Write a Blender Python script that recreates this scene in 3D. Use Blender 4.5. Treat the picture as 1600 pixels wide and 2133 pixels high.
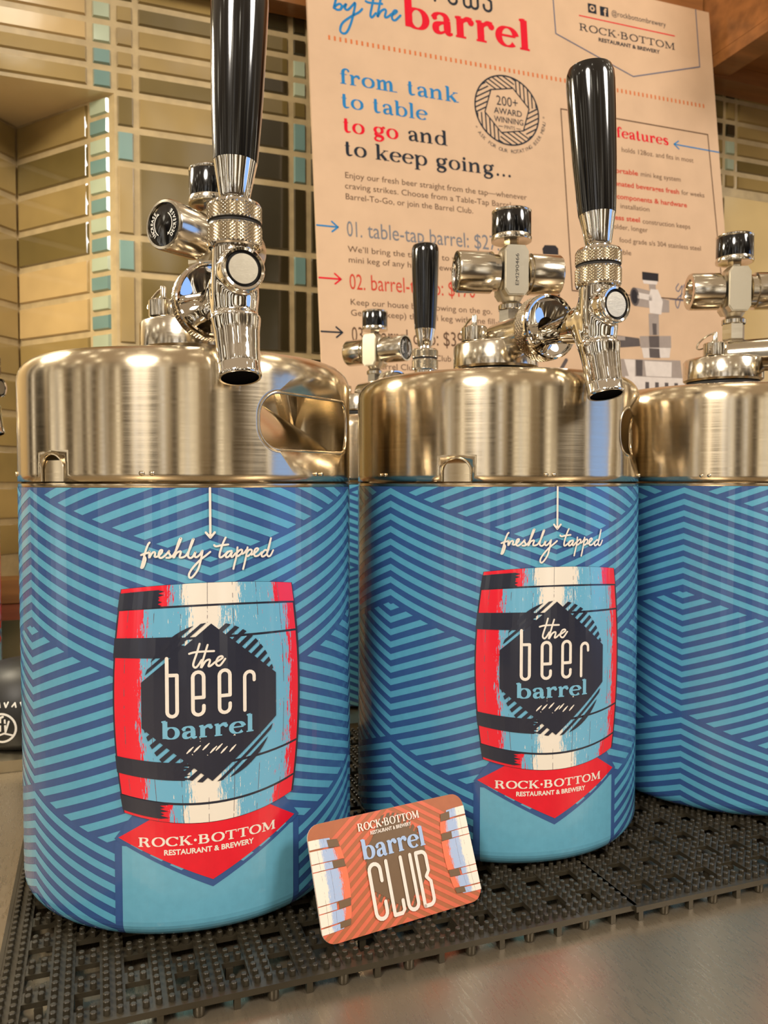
import bpy, math, random
from math import sin, cos, pi, radians, atan2, sqrt, hypot
from mathutils import Matrix, Vector, geometry
C = bpy.context.scene.collection
for o in list(bpy.data.objects): bpy.data.objects.remove(o)

# ---------------------------------------------------------------- camera
# lengths below are centimetres with z = 0 at the camera height; put() turns them into metres above the counter
EYE = 21.25
def put(x, y, z): return (x*.01, y*.01, (z+EYE)*.01)
cam = bpy.data.cameras.new('camera'); camo = bpy.data.objects.new('camera', cam); C.objects.link(camo)
camo.location = put(0, 0, 0)
camo.rotation_euler = (radians(90-2.2), 0, radians(-20))
cam.sensor_fit = 'VERTICAL'; cam.sensor_height = 36; cam.lens = 36*1650/2133
cam.clip_start = .01; cam.clip_end = 50
cam.dof.use_dof = True; cam.dof.focus_distance = .37; cam.dof.aperture_fstop = 24
bpy.context.scene.camera = camo
sc = bpy.context.scene
vs = sc.view_settings; vs.view_transform = 'Standard'; vs.look = 'None'; vs.gamma = 1; vs.use_curve_mapping = False
vs.exposure = 0.0

# ---------------------------------------------------------------- world: the bar room around, as a soft procedural sky
def lin(c):
    return tuple((v/12.92 if v <= .04045 else ((v+.055)/1.055)**2.4) for v in (x/255 for x in c))
def node(nt, typ, **kw):
    n = nt.nodes.new(typ)
    for k, v in kw.items():
        if k.startswith('i_'):
            key = k[2:]; n.inputs[int(key) if key.isdigit() else key.replace('_', ' ')].default_value = v
        else: setattr(n, k, v)
    return n
def ramp(nt, stops, interp='LINEAR'):
    n = nt.nodes.new('ShaderNodeValToRGB'); r = n.color_ramp; r.interpolation = interp
    while len(r.elements) < len(stops): r.elements.new(.5)
    for e, (p, c) in zip(r.elements, stops):
        e.position = p; e.color = (*c, 1) if len(c) == 3 else c
    return n
def vm(nt, op, a, b=None):
    n = nt.nodes.new('ShaderNodeVectorMath'); n.operation = op
    for i, v in enumerate((a, b)):
        if v is None: continue
        if hasattr(v, 'links'): nt.links.new(v, n.inputs[i])
        else: n.inputs[i].default_value = v
    return n
def ma(nt, op, a, b=None, c=None, clamp=False):
    n = nt.nodes.new('ShaderNodeMath'); n.operation = op; n.use_clamp = clamp
    for i, v in enumerate((a, b, c)):
        if v is None: continue
        if hasattr(v, 'links'): nt.links.new(v, n.inputs[i])
        else: n.inputs[i].default_value = v
    return n.outputs[0]
def mix(nt, f, a, b, blend='MIX'):
    n = nt.nodes.new('ShaderNodeMix'); n.data_type = 'RGBA'; n.blend_type = blend
    for i, v in ((0, f), (6, a), (7, b)):
        if hasattr(v, 'links'): nt.links.new(v, n.inputs[i])
        else: n.inputs[i].default_value = v if i == 0 else (*v, 1)
    return n.outputs[2]

W = bpy.data.worlds.new('room_light'); sc.world = W; W.use_nodes = True
nt = W.node_tree; nt.nodes.clear()
tc = node(nt, 'ShaderNodeTexCoord').outputs['Generated']
sep = nt.nodes.new('ShaderNodeSeparateXYZ'); nt.links.new(tc, sep.inputs[0])
zz = sep.outputs[2]
# furniture, doorways and people: upright bands of warm dark and light
band = node(nt, 'ShaderNodeTexNoise', i_Scale=1.0, i_Detail=2.5, i_Roughness=.6)
nt.links.new(vm(nt, 'MULTIPLY', tc, (8.5, 8.5, .6)).outputs[0], band.inputs['Vector'])
br = ramp(nt, [(.36, (.015, .012, .01)), (.46, (.07, .05, .03)), (.505, (.42, .29, .15)), (.545, (.75, .58, .36)), (.56, (2.6, 2.3, 1.8)), (.58, (2.6, 2.4, 2.1)), (.595, (.40, .30, .2)), (.64, (.25, .18, .11)), (.66, (2.6, 2.7, 2.9)), (.72, (1.6, 1.3, 1.0))])
nt.links.new(band.outputs[0], br.inputs[0])
# ceiling: mid brown with round warm lamps
vor = node(nt, 'ShaderNodeTexVoronoi', i_Scale=5.5); nt.links.new(tc, vor.inputs['Vector'])
lamp = ma(nt, 'LESS_THAN', vor.outputs['Distance'], .17)
lamp = ma(nt, 'MULTIPLY', lamp, ma(nt, 'GREATER_THAN', zz, .28))
ceil = mix(nt, lamp, (.62, .46, .30), (10.0, 9.0, 7.2))
up = ma(nt, 'MULTIPLY_ADD', zz, 3.0, -.6, clamp=True)
col = mix(nt, up, br.outputs[0], ceil)
dn = ma(nt, 'MULTIPLY_ADD', zz, -4.0, -.4, clamp=True)
col = mix(nt, dn, col, (.10, .07, .045))
# one tall cool window off to the right
wd = Vector((.86, -.51, 0)).normalized()
dt = vm(nt, 'DOT_PRODUCT', tc, tuple(wd)).outputs['Value']
win = ma(nt, 'MULTIPLY', ma(nt, 'GREATER_THAN', dt, .982), ma(nt, 'LESS_THAN', ma(nt, 'ABSOLUTE', zz), .5))
col = mix(nt, win, col, (.55, .95, 2.0))
bg = node(nt, 'ShaderNodeBackground', i_Strength=.80); nt.links.new(col, bg.inputs[0])
wo = nt.nodes.new('ShaderNodeOutputWorld'); nt.links.new(bg.outputs[0], wo.inputs[0])

def area(name, loc, target, size, power, color):
    l = bpy.data.lights.new(name, 'AREA'); l.shape = 'DISK'; l.size = size; l.energy = power; l.color = color
    o = bpy.data.objects.new(name, l); C.objects.link(o); o.location = loc
    o.rotation_euler = (Vector(target)-Vector(loc)).to_track_quat('-Z', 'Y').to_euler()
    return o
area('added_soft_light', (1.35, -.95, 1.45), (.2, .5, .1), .6, 27, (1, .93, .85))  # added unseen key light from the front right
area('under_shelf_lamp', (-.36, .80, .66), (-.04, .5, .0), .16, 4.6, (1, .88, .66))
area('added_soft_light', (-.95, -.75, 1.35), (.1, .7, .1), .5, 28, (1, .91, .80))  # added unseen fill light, balances the key on the left of the kegs
area('added_wall_light', (.75, .62, 1.45), (.9, 1.0, .2), .25, 1.9, (1, .82, .6))  # added unseen light that brightens the sign and the right-hand wall

# ---------------------------------------------------------------- materials
def mat(name, col, rough=.5, metal=0., coat=0., spec=.5, raw=False, **kw):
    m = bpy.data.materials.new(name); m.use_nodes = True
    p = m.node_tree.nodes['Principled BSDF']
    p.inputs['Base Color'].default_value = (*(col if raw else lin(col)), 1)
    p.inputs['Roughness'].default_value = rough; p.inputs['Metallic'].default_value = metal
    p.inputs['Coat Weight'].default_value = coat; p.inputs['Coat Roughness'].default_value = .06
    p.inputs['Specular IOR Level'].default_value = spec
    for k, v in kw.items(): p.inputs[k.replace('_', ' ')].default_value = v
    return m
def pr(m): return m.node_tree.nodes['Principled BSDF']
def noise_on(m, scale, amount, sock='Base Color', vec=(1, 1, 1), detail=3, coord='Object', ctr=.5):
    """multiply the colour (or add to the roughness) by a noise of the thing's own surface"""
    nt = m.node_tree; p = pr(m)
    t = node(nt, 'ShaderNodeTexCoord').outputs[coord]
    n = node(nt, 'ShaderNodeTexNoise', i_Scale=scale, i_Detail=detail)
    nt.links.new(vm(nt, 'MULTIPLY', t, vec).outputs[0], n.inputs['Vector'])
    if sock == 'Base Color':
        c = tuple(p.inputs[sock].default_value)[:3]
        f = ma(nt, 'MULTIPLY_ADD', n.outputs[0], 1.6, -.3, clamp=True)
        o = mix(nt, f, tuple(v*(1-amount) for v in c), tuple(min(1, v*(1+amount)) for v in c))
    else:
        b = p.inputs[sock].default_value
        o = ma(nt, 'MULTIPLY_ADD', n.outputs[0], 2*amount, b-amount, clamp=True)
    nt.links.new(o, p.inputs[sock]); return m
def bump_on(m, scale, strength, vec=(1, 1, 1), dist=.0002, coord='Object', detail=3):
    nt = m.node_tree; p = pr(m)
    t = node(nt, 'ShaderNodeTexCoord').outputs[coord]
    n = node(nt, 'ShaderNodeTexNoise', i_Scale=scale, i_Detail=detail)
    nt.links.new(vm(nt, 'MULTIPLY', t, vec).outputs[0], n.inputs['Vector'])
    b = node(nt, 'ShaderNodeBump', i_Strength=strength, i_Distance=dist)
    nt.links.new(n.outputs[0], b.inputs['Height']); nt.links.new(b.outputs[0], p.inputs['Normal']); return m

steel = mat('brushed_steel', (208, 194, 168), .20, 1., Anisotropic=.88, Anisotropic_Rotation=.25)
_t = node(steel.node_tree, 'ShaderNodeTangent', direction_type='RADIAL', axis='Z'); steel.node_tree.links.new(_t.outputs[0], pr(steel).inputs['Tangent'])
noise_on(steel, 30, .06, 'Roughness', (1, 1, 40)); bump_on(steel, 60, .04, (1, 1, 60), .00003)
fine_steel = mat('machined_steel', (212, 204, 188), .16, 1.)
noise_on(fine_steel, 90, .07, 'Roughness', (1, 1, 12))
plate_steel = mat('grained_steel', (218, 210, 190), .34, 1.); bump_on(plate_steel, 300, .3, (1, 1, 30), .0001)
chrome = mat('chrome', (226, 222, 214), .035, 1.)
noise_on(chrome, 40, .03, 'Roughness')
black_gloss = mat('black_lacquer', (9, 9, 10), .12, 0., .6, .4); noise_on(black_gloss, 20, .05, 'Roughness')
black_rubber = mat('black_rubber', (20, 19, 17), .5); noise_on(black_rubber, 60, .12, 'Roughness')
bore_shade = mat('bore_shade', (7, 6, 6), .8, spec=.05); noise_on(bore_shade, 60, .1)  # shade inside the spout outlet, put into the colour
dark_groove = mat('dark_groove', (28, 24, 20), .6); noise_on(dark_groove, 60, .1, 'Roughness')
print_white = mat('white_print', (236, 232, 224), .4); noise_on(print_white, 80, .04)
# glossy laminated label inks
def ink(name, c, rough=.26, coat=.55):
    m = mat(name, c, rough, 0, coat); noise_on(m, 240, .05, detail=2); return m
label_dark = ink('dark_blue_ink', (52, 84, 138))
label_light = ink('light_blue_ink', (88, 162, 192))
label_plain = ink('plain_blue_ink', (100, 166, 192))
label_cream = ink('cream_ink', (232, 224, 212))
label_red = ink('red_ink', (222, 20, 44))
label_navy = ink('navy_ink', (34, 38, 54))
label_pale = ink('pale_blue_ink', (116, 178, 206))
# barrel picture: worn paint, zones of red, blue and cream with brushed edges, in the picture's own (u, w)
def barrel_paint(name, red, blue, cream, stops):
    m = mat(name, (128, 128, 128), .26, 0, .55); nt = m.node_tree; p = pr(m)
    uv = node(nt, 'ShaderNodeUVMap', uv_map='art').outputs[0]
    n1 = node(nt, 'ShaderNodeTexNoise', i_Scale=1., i_Detail=5, i_Roughness=.75)
    nt.links.new(vm(nt, 'MULTIPLY', uv, (9, 2.2, 1)).outputs[0], n1.inputs['Vector'])
    n2 = node(nt, 'ShaderNodeTexNoise', i_Scale=1., i_Detail=4, i_Roughness=.8)
    nt.links.new(vm(nt, 'MULTIPLY', uv, (48, 3.5, 1)).outputs[0], n2.inputs['Vector'])
    sx = nt.nodes.new('ShaderNodeSeparateXYZ'); nt.links.new(uv, sx.inputs[0])
    x = ma(nt, 'MULTIPLY_ADD', n1.outputs[0], .20, sx.outputs[0])
    x = ma(nt, 'MULTIPLY_ADD', n2.outputs[0], .5, x)
    x = ma(nt, 'MULTIPLY_ADD', x, .5, .5-.175)
    pal = dict(r=lin(red), b=lin(blue), c=lin(cream))
    r = ramp(nt, [((a+1)/2, pal[k]) for a, k in stops], 'CONSTANT'); nt.links.new(x, r.inputs[0])
    # knots and scratches
    ax = ma(nt, 'ABSOLUTE', ma(nt, 'ADD', sx.outputs[0], -.12))
    sp = ma(nt, 'GREATER_THAN', n2.outputs[0], ma(nt, 'MULTIPLY_ADD', ax, .16, .575))
    o = mix(nt, sp, r.outputs[0], pal['c'])
    n3 = node(nt, 'ShaderNodeTexNoise', i_Scale=1., i_Detail=4, i_Roughness=.8)
    nt.links.new(vm(nt, 'MULTIPLY_ADD' if False else 'MULTIPLY', uv, (62, 4.5, 1)).outputs[0], n3.inputs['Vector'])
    rs = ma(nt, 'GREATER_THAN', n3.outputs[0], ma(nt, 'MULTIPLY_ADD', ma(nt, 'ABSOLUTE', sx.outputs[0]), -.17, .76))
    o = mix(nt, rs, o, pal['r'])
    # thin dark joints between the staves
    st = ma(nt, 'FRACT', ma(nt, 'MULTIPLY_ADD', sx.outputs[0], 3.6, .15))
    st = ma(nt, 'MULTIPLY', ma(nt, 'LESS_THAN', st, .022), ma(nt, 'GREATER_THAN', n1.outputs[0], .47))
    o = mix(nt, st, o, lin((96, 84, 92)))
    nt.links.new(o, p.inputs['Base Color']); return m
ST_MID = [(-1, 'r'), (-.70, 'b'), (-.24, 'c'), (.10, 'b'), (.86, 'r')]
ST_HOOP = [(-1, 'r'), (-.44, 'b'), (-.30, 'c'), (.30, 'b'), (.72, 'r')]
barrel_mid = barrel_paint('worn_barrel_paint', (226, 24, 48), (104, 172, 204), (232, 224, 210), ST_MID)
barrel_hoop = barrel_paint('worn_hoop_paint', (226, 24, 48), (104, 172, 204), (232, 224, 210), ST_HOOP)

# ---------------------------------------------------------------- mesh helpers
class B:
    """collects faces for ONE mesh object"""
    def __init__(s): s.v = []; s.f = []; s.m = []; s.mats = []; s.uv = {}
    def mi(s, m):
        if m not in s.mats: s.mats.append(m)
        return s.mats.index(m)
    def add(s, vs, fs, m, X=None, uv=None):
        o = len(s.v); k = s.mi(m)
        s.v += [tuple(X @ Vector(p)) if X else tuple(p) for p in vs]
        if uv:
            for i, q in enumerate(uv): s.uv[o+i] = q
        for f in fs: s.f.append([o+i for i in f]); s.m.append(k)
    def lathe(s, prof, m, X=None, n=48, close=False):
        vs = []; fs = []
        for r, z in prof:
            for i in range(n):
                a = 2*pi*i/n; vs.append((r*sin(a), -r*cos(a), z))
        for j in range(len(prof)-1):
            for i in range(n):
                i2 = (i+1) % n; fs.append([j*n+i, j*n+i2, (j+1)*n+i2, (j+1)*n+i])
        if close or prof[0][0] > 1e-6 and close is None: pass
        s.add(vs, fs, m, X)
    def disc(s, r, z, m, X=None, n=48, down=False):
        f = list(range(n)); s.add([(r*sin(2*pi*i/n), -r*cos(2*pi*i/n), z) for i in f], [f[::-1] if down else f], m, X)
    def solid(s, prof, m, X=None, n=48):
        """lathe closed at both ends"""
        s.lathe(prof, m, X, n); s.disc(prof[0][0], prof[0][1], m, X, n, True); s.disc(prof[-1][0], prof[-1][1], m, X, n)
    def box(s, a, b, m, X=None, bev=0):
        (x0, y0, z0), (x1, y1, z1) = a, b
        vs = [(x, y, z) for z in (z0, z1) for y in (y0, y1) for x in (x0, x1)]
        s.add(vs, [(0, 2, 3, 1), (4, 5, 7, 6), (0, 1, 5, 4), (2, 6, 7, 3), (0, 4, 6, 2), (1, 3, 7, 5)], m, X)
    def tube(s, path, rad, m, n=12, X=None, closed=False, caps=True):
        P = [Vector(p) for p in path]; N = len(P); R = rad if isinstance(rad, (list, tuple)) else [rad]*N
        vs = []; fs = []; ref = None
        for i, p in enumerate(P):
            if closed: d = P[(i+1) % N]-P[i-1]
            else: d = P[min(i+1, N-1)]-P[max(i-1, 0)]
            d.normalize()
            if ref is None: ref = d.orthogonal().normalized()
            ref = (ref-d*ref.dot(d)).normalized(); b = d.cross(ref)
            for k in range(n):
                a = 2*pi*k/n; vs.append(p+(ref*cos(a)+b*sin(a))*R[i])
        for i in range(N if closed else N-1):
            j = (i+1) % N
            for k in range(n):
                k2 = (k+1) % n; fs.append([i*n+k, i*n+k2, j*n+k2, j*n+k])
        if caps and not closed: fs += [list(range(n))[::-1], [(N-1)*n+k for k in range(n)]]
        s.add(vs, fs, m, X)
    def prism(s, poly, y0, y1, m, X=None):
        """outline in (x, z), extruded along y"""
        n = len(poly); vs = [(x, y0, z) for x, z in poly]+[(x, y1, z) for x, z in poly]
        fs = [list(range(n)), [n+i for i in range(n)][::-1]]
        for i in range(n): j = (i+1) % n; fs.append([i, n+i, n+j, j])
        s.add(vs, fs, m, X)
    def build(s, name, parent=None, loc=(0, 0, 0), rot=0, sharp=35, smooth=True, at_eye=False, scale=.01):
        me = bpy.data.meshes.new(name)
        off = EYE if at_eye else 0
        me.from_pydata([(x*scale, y*scale, (z+off)*scale) for x, y, z in s.v], [], s.f)
        for m in s.mats: me.materials.append(m)
        me.polygons.foreach_set('material_index', s.m)
        if s.uv:
            l = me.uv_layers.new(name='art')
            for lp in me.loops: l.data[lp.index].uv = s.uv.get(lp.vertex_index, (0, 0))
        me.update()
        if smooth: me.polygons.foreach_set('use_smooth', [True]*len(me.polygons)); me.set_sharp_from_angle(angle=radians(sharp))
        o = bpy.data.objects.new(name, me); C.objects.link(o)
        o.location = loc; o.rotation_euler = (0, 0, rot)
        if parent: o.parent = parent
        return o
def tag(o, label=None, cat=None, group=None, kind=None):
    for k, v in (('label', label), ('category', cat), ('group', group), ('kind', kind)):
        if v: o[k] = v
    return o
def empty(name, loc, rz=0):
    o = bpy.data.objects.new(name, None); C.objects.link(o); o.location = loc; o.rotation_euler = (0, 0, rz); o.empty_display_size = .03; return o
T = Matrix.Translation
def RX(a): return Matrix.Rotation(radians(a), 4, 'X')
def RY(a): return Matrix.Rotation(radians(a), 4, 'Y')
def RZ(a): return Matrix.Rotation(radians(a), 4, 'Z')

# ---------------------------------------------------------------- printed art: 2-D polygons laid on a surface
def clip(poly, a, b, c):
    """keep the part of a polygon with a*x + b*y <= c"""
    out = []; n = len(poly)
    for i in range(n):
        p, q = poly[i], poly[(i+1) % n]; dp = a*p[0]+b*p[1]-c; dq = a*q[0]+b*q[1]-c
        if dp <= 0: out.append(p)
        if (dp < 0 < dq) or (dq < 0 < dp):
            t = dp/(dp-dq); out.append((p[0]+(q[0]-p[0])*t, p[1]+(q[1]-p[1])*t))
    return out
def spline(pts, n=5):
    """Catmull-Rom through points of any dimension"""
    out = []; N = len(pts)
    for i in range(N-1):
        p0, p1, p2, p3 = pts[max(i-1, 0)], pts[i], pts[i+1], pts[min(i+2, N-1)]
        for k in range(n):
            t = k/n; out.append(tuple(.5*(2*b+(c-a)*t+(2*a-5*b+4*c-d)*t*t+(3*b-a-3*c+d)*t**3) for a, b, c, d in zip(p0, p1, p2, p3)))
    out.append(tuple(pts[-1])); return out
class Art:
    def __init__(s, b, mp, step=None): s.b = b; s.mp = mp; s.step = step
    def raw(s, pts, m, layer, uv=None):
        if len(pts) < 3: return
        ar = sum(p[0]*q[1]-q[0]*p[1] for p, q in zip(pts, pts[1:]+pts[:1]))
        if abs(ar) < 1e-7: return
        if ar < 0: pts = pts[::-1]; uv = uv[::-1] if uv else None
        s.b.add([s.mp(x, y, layer) for x, y in pts], [list(range(len(pts)))], m, None, uv)
    def poly(s, pts, m, layer):
        if not s.step: return s.raw(pts, m, layer)
        x0 = min(p[0] for p in pts); x1 = max(p[0] for p in pts); k = math.floor(x0/s.step)
        while k*s.step < x1:
            q = pts
            if k*s.step > x0: q = clip(q, -1, 0, -k*s.step)
            if (k+1)*s.step < x1: q = clip(q, 1, 0, (k+1)*s.step)
            y = s.step
            if q: s.tall(q, m, layer)
            k += 1
    def tall(s, q, m, layer):
        h = getattr(s, 'vstep', None)
        if not h: return s.raw(q, m, layer)
        y0 = min(p[1] for p in q); y1 = max(p[1] for p in q); k = math.floor(y0/h)
        while k*h < y1:
            r = q
            if k*h > y0: r = clip(r, 0, -1, -k*h)
            if (k+1)*h < y1: r = clip(r, 0, 1, (k+1)*h)
            if r: s.raw(r, m, layer)
            k += 1
    def rect(s, x0, y0, x1, y1, m, layer): s.poly([(x0, y0), (x1, y0), (x1, y1), (x0, y1)], m, layer)
    def dot(s, x, y, r, m, layer, n=10, ry=None): s.raw([(x+r*cos(2*pi*i/n), y+(ry or r)*sin(2*pi*i/n)) for i in range(n)], m, layer)
    def ribbon(s, pts, m, layer, caps=True):
        """pts = (x, y, width); each stroke a hair above the last, so that strokes never share a plane"""
        s.k = (getattr(s, 'k', 0)+1) % 8; layer += .09*s.k
        N = len(pts); L = []; R = []
        for i, p in enumerate(pts):
            a = pts[max(i-1, 0)]; c = pts[min(i+1, N-1)]
            dx, dy = c[0]-a[0], c[1]-a[1]; l = hypot(dx, dy) or 1; w = p[2]/2
            L.append((p[0]-dy/l*w, p[1]+dx/l*w)); R.append((p[0]+dy/l*w, p[1]-dx/l*w))
        for i in range(N-1): s.raw([R[i], R[i+1], L[i+1], L[i]], m, layer)
        if caps:
            for p in (pts[0], pts[-1]): s.dot(p[0], p[1], p[2]/2, m, layer+.35, 8)
    def line(s, pts, w, m, layer, closed=False):
        """polyline of one width with round joints"""
        if closed: pts = list(pts)+[pts[0]]
        P = [pts[0]]
        for p in pts[1:]:
            d = hypot(p[0]-P[-1][0], p[1]-P[-1][1])
            if d < 1e-3: continue
            n = max(1, int(d/s.step)+1) if s.step else 1; o = P[-1]
            P += [(o[0]+(p[0]-o[0])*i/n, o[1]+(p[1]-o[1])*i/n) for i in range(1, n+1)]
        runs = [[P[0]]]
        for i in range(1, len(P)):
            runs[-1].append(P[i])
            if i < len(P)-1:
                a0 = atan2(P[i][1]-P[i-1][1], P[i][0]-P[i-1][0]); a1 = atan2(P[i+1][1]-P[i][1], P[i+1][0]-P[i][0])
                if abs((a1-a0+pi) % (2*pi)-pi) > .8: runs.append([P[i]])
        for i, r in enumerate(runs):
            if len(r) > 1: s.ribbon([(x, y, w) for x, y in r], m, layer, False)
            s.dot(r[0][0], r[0][1], w/2, m, layer+.85, 10)
        if not closed: s.dot(P[-1][0], P[-1][1], w/2, m, layer+.85, 10)
    def hand(s, strokes, w, m, layer):
        for st in strokes: s.ribbon([(x, y, w) for x, y in spline(st, 5)], m, layer)
    def text(s, body, x0, y0, h, m, layer, x1=None, bold=0., align='l', rot=0, xs=1.):
        """built-in sans lettering; h = cap height, x1 fits the width"""
        P = sans(body, bold); k = h/.729
        wid = max(p[0] for q in P for p in q); sx = k*xs
        if x1 is not None: sx = (x1-x0)/wid
        ox = -wid*sx/2 if align == 'c' else 0
        ca, sa = cos(rot), sin(rot)
        for q in P:
            r = []
            for x, y in q:
                X, Y = x*sx+ox, y*k; r.append((x0+X*ca-Y*sa, y0+X*sa+Y*ca))
            s.raw(r, m, layer)
    def serif(s, body, x0, y0, x1, hx, m, layer, thick=.13, thin=.035, xs=None):
        """display serif lettering; hx = x-height (0.5 em)"""
        k = hx/.5; tot = sum(GL[c][0] for c in body); sx = (x1-x0)/tot if x1 else k
        x = x0
        for c in body:
            for st in GL[c][1]:
                s.ribbon([(x+px*sx, y0+py*k, (thin+(thick-thin)*w)*(k+sx)/2) for px, py, w in st], m, layer, False)
                for e in (st[0], st[-1]):
                    if e[2] > .85: pass
            for (dx, dy, r) in GL[c][2]: s.dot(x+dx*sx, y0+dy*k, r*k*(thick/.13), m, layer+.85, 12)
            x += GL[c][0]*sx
_sans = {}
def sans(body, bold):
    key = (body, bold)
    if key not in _sans:
        c = bpy.data.curves.new('lettering', 'FONT'); c.body = body; c.size = 1; c.offset = bold; c.resolution_u = 3; c.fill_mode = 'FRONT'
        o = bpy.data.objects.new('lettering', c); C.objects.link(o)
        dg = bpy.context.evaluated_depsgraph_get(); dg.update()
        me = bpy.data.meshes.new_from_object(o.evaluated_get(dg))
        _sans[key] = [[(me.vertices[i].co.x, me.vertices[i].co.y) for i in p.vertices] for p in me.polygons]
        bpy.data.objects.remove(o); bpy.data.curves.remove(c); bpy.data.meshes.remove(me)
    return _sans[key]
def arc(cx, cy, rx, ry, a0, a1, n=18, pw=1.3, k=1.):
    return [(cx+rx*cos(radians(a0+(a1-a0)*i/n)), cy+ry*sin(radians(a0+(a1-a0)*i/n)), k*abs(cos(radians(a0+(a1-a0)*i/n)))**pw) for i in range(n+1)]
def glyphs():
    g = {}
    def st(x, y0, y1): return [(x, y0, 1), (x, y1, 1)]
    def sf(x, y, a=.11, b=.11): return [(x-a, y+(.018 if y < .1 else -.018), .05), (x+b, y+(.018 if y < .1 else -.018), .05)]
    def flag(x, y): return [(x-.10, y-.015, 0), (x-.04, y-.03, .5), (x, y-.06, 1)]
    def S(p): return spline(p, 5)
    arch = lambda x: S([(x+.02, .32, .1), (x+.09, .45, .3), (x+.18, .475, .7), (x+.225, .36, 1), (x+.225, .02, 1)])
    g['o'] = (.54, [arc(.26, .25, .19, .235, 0, 360, 26)], [])
    g['b'] = (.56, [st(.12, .75, .02), flag(.12, .76), arc(.29, .25, .18, .235, 170, -170, 24)], [])
    g['d'] = (.58, [st(.42, .75, .02), flag(.42, .76), sf(.45, 0, .02, .09), arc(.25, .25, .18, .235, 10, 350, 24)], [])
    g['p'] = (.58, [st(.12, .48, -.24), flag(.12, .5), sf(.12, -.24), arc(.3, .25, .18, .235, 170, -170, 24)], [])
    g['a'] = (.50, [S([(.35, .34, .9), (.35, .12, 1), (.38, .03, .6), (.46, .04, .05)]), S([(.08, .36, .9), (.11, .44, .5), (.2, .49, .15), (.31, .45, .6), (.35, .33, 1)]), S([(.35, .29, .1), (.22, .26, .3), (.12, .19, .9), (.12, .07, .9), (.21, .02, .2), (.34, .1, .1)])], [(.09, .37, .05)])
    g['r'] = (.44, [st(.12, .48, .02), flag(.12, .5), sf(.13, 0), S([(.13, .28, .1), (.19, .41, .3), (.27, .475, .6), (.36, .44, 1)])], [(.355, .41, .065)])
    g['e'] = (.50, [arc(.26, .25, .19, .235, 8, 318, 24), [(.08, .275, .1), (.44, .275, .1)]], [])
    g['l'] = (.30, [st(.14, .75, .02), flag(.14, .76), sf(.14, 0)], [])
    g['f'] = (.38, [S([(.37, .66, .6), (.32, .735, .3), (.23, .73, .5), (.17, .64, 1), (.16, .5, 1), (.16, .02, 1)]), sf(.16, 0), [(.05, .48, 0), (.3, .48, 0)]], [(.36, .66, .05)])
    g['t'] = (.38, [S([(.14, .68, .8), (.14, .5, 1), (.14, .14, 1), (.2, .03, .6), (.33, .06, .05)]), [(.04, .48, 0), (.24, .48, 0)]], [])
    g['k'] = (.56, [st(.12, .75, .02), flag(.12, .76), sf(.12, 0), [(.15, .2, .1), (.40, .47, .2)], [(.32, .482, .05), (.52, .482, .05)], [(.23, .29, 1), (.42, .02, 1)], sf(.45, 0, .1, .1)], [])
    g['m'] = (.86, [st(.12, .48, .02), flag(.12, .5), sf(.12, 0), arch(.12), sf(.345, 0), arch(.345), sf(.57+.14, 0, .22, .09)], [])
    g['n'] = (.62, [st(.12, .48, .02), flag(.12, .5), sf(.12, 0), S([(.14, .32, .1), (.24, .45, .3), (.36, .475, .7), (.42, .36, 1), (.42, .02, 1)]), sf(.42, 0)], [])
    g['u'] = (.60, [S([(.12, .48, 1), (.12, .14, 1), (.2, .02, .4), (.3, .05, .2), (.39, .16, .1)]), flag(.12, .5), st(.42, .48, .02), flag(.42, .5), sf(.47, 0, .03, .07)], [])
    g['i'] = (.30, [st(.14, .48, .02), flag(.14, .5), sf(.14, 0)], [(.14, .64, .075)])
    g['s'] = (.44, [S([(.36, .4, .5), (.28, .485, .2), (.15, .46, .6), (.11, .36, .9), (.21, .27, 1), (.34, .19, .9), (.34, .07, .8), (.22, .015, .2), (.08, .1, .5)])], [])
    g['g'] = (.54, [arc(.24, .33, .15, .15, 0, 360, 22), S([(.14, .2, .3), (.1, .13, .7), (.17, .07, .9), (.33, .04, 1), (.4, -.06, .9), (.3, -.19, .3), (.14, -.18, .5), (.08, -.09, .6), (.16, .03, .2)]), S([(.34, .42, .2), (.41, .49, .3), (.47, .49, .8)])], [(.47, .475, .045)])
    g['.'] = (.26, [], [(.12, .05, .07)])
    g[' '] = (.30, [], [])
    # wide capitals, cap height .7
    H = .7
    g['R'] = (.80, [[(.16, H-.02, 1), (.16, .02, 1)], sf(.16, H, .14, .1), sf(.16, 0, .14, .14), S([(.16, H-.03, .1), (.38, H-.03, .1), (.53, .6, .8), (.53, .46, .9), (.38, .36, .1), (.16, .35, .1)]), S([(.36, .35, .4), (.5, .25, 1), (.58, .06, 1), (.66, .02, .4), (.74, .05, .1)])], [])
    g['O'] = (.84, [arc(.42, .35, .33, .335, 0, 360, 30, 1.1)], [])
    g['C'] = (.80, [arc(.43, .35, .34, .335, 38, 318, 26, 1.1), [(.72, .68, .1), (.72, .47, .1)]], [])
    g['K'] = (.82, [[(.16, H-.02, 1), (.16, .02, 1)], sf(.16, H, .14, .14), sf(.16, 0, .14, .14), [(.2, .26, .15), (.6, .68, .15)], sf(.6, H, .12, .12), [(.33, .40, 1), (.62, .03, 1)], sf(.65, 0, .14, .14)], [])
    g['B'] = (.78, [[(.16, H-.02, 1), (.16, .02, 1)], sf(.16, H, .14, .1), sf(.16, 0, .14, .1), S([(.16, H-.03, .1), (.38, H-.03, .1), (.52, .6, .8), (.5, .44, .8), (.36, .37, .1), (.16, .37, .1)]), S([(.36, .37, .1), (.54, .32, .8), (.6, .18, 1), (.5, .04, .5), (.36, .02, .1), (.16, .02, .1)])], [])
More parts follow.
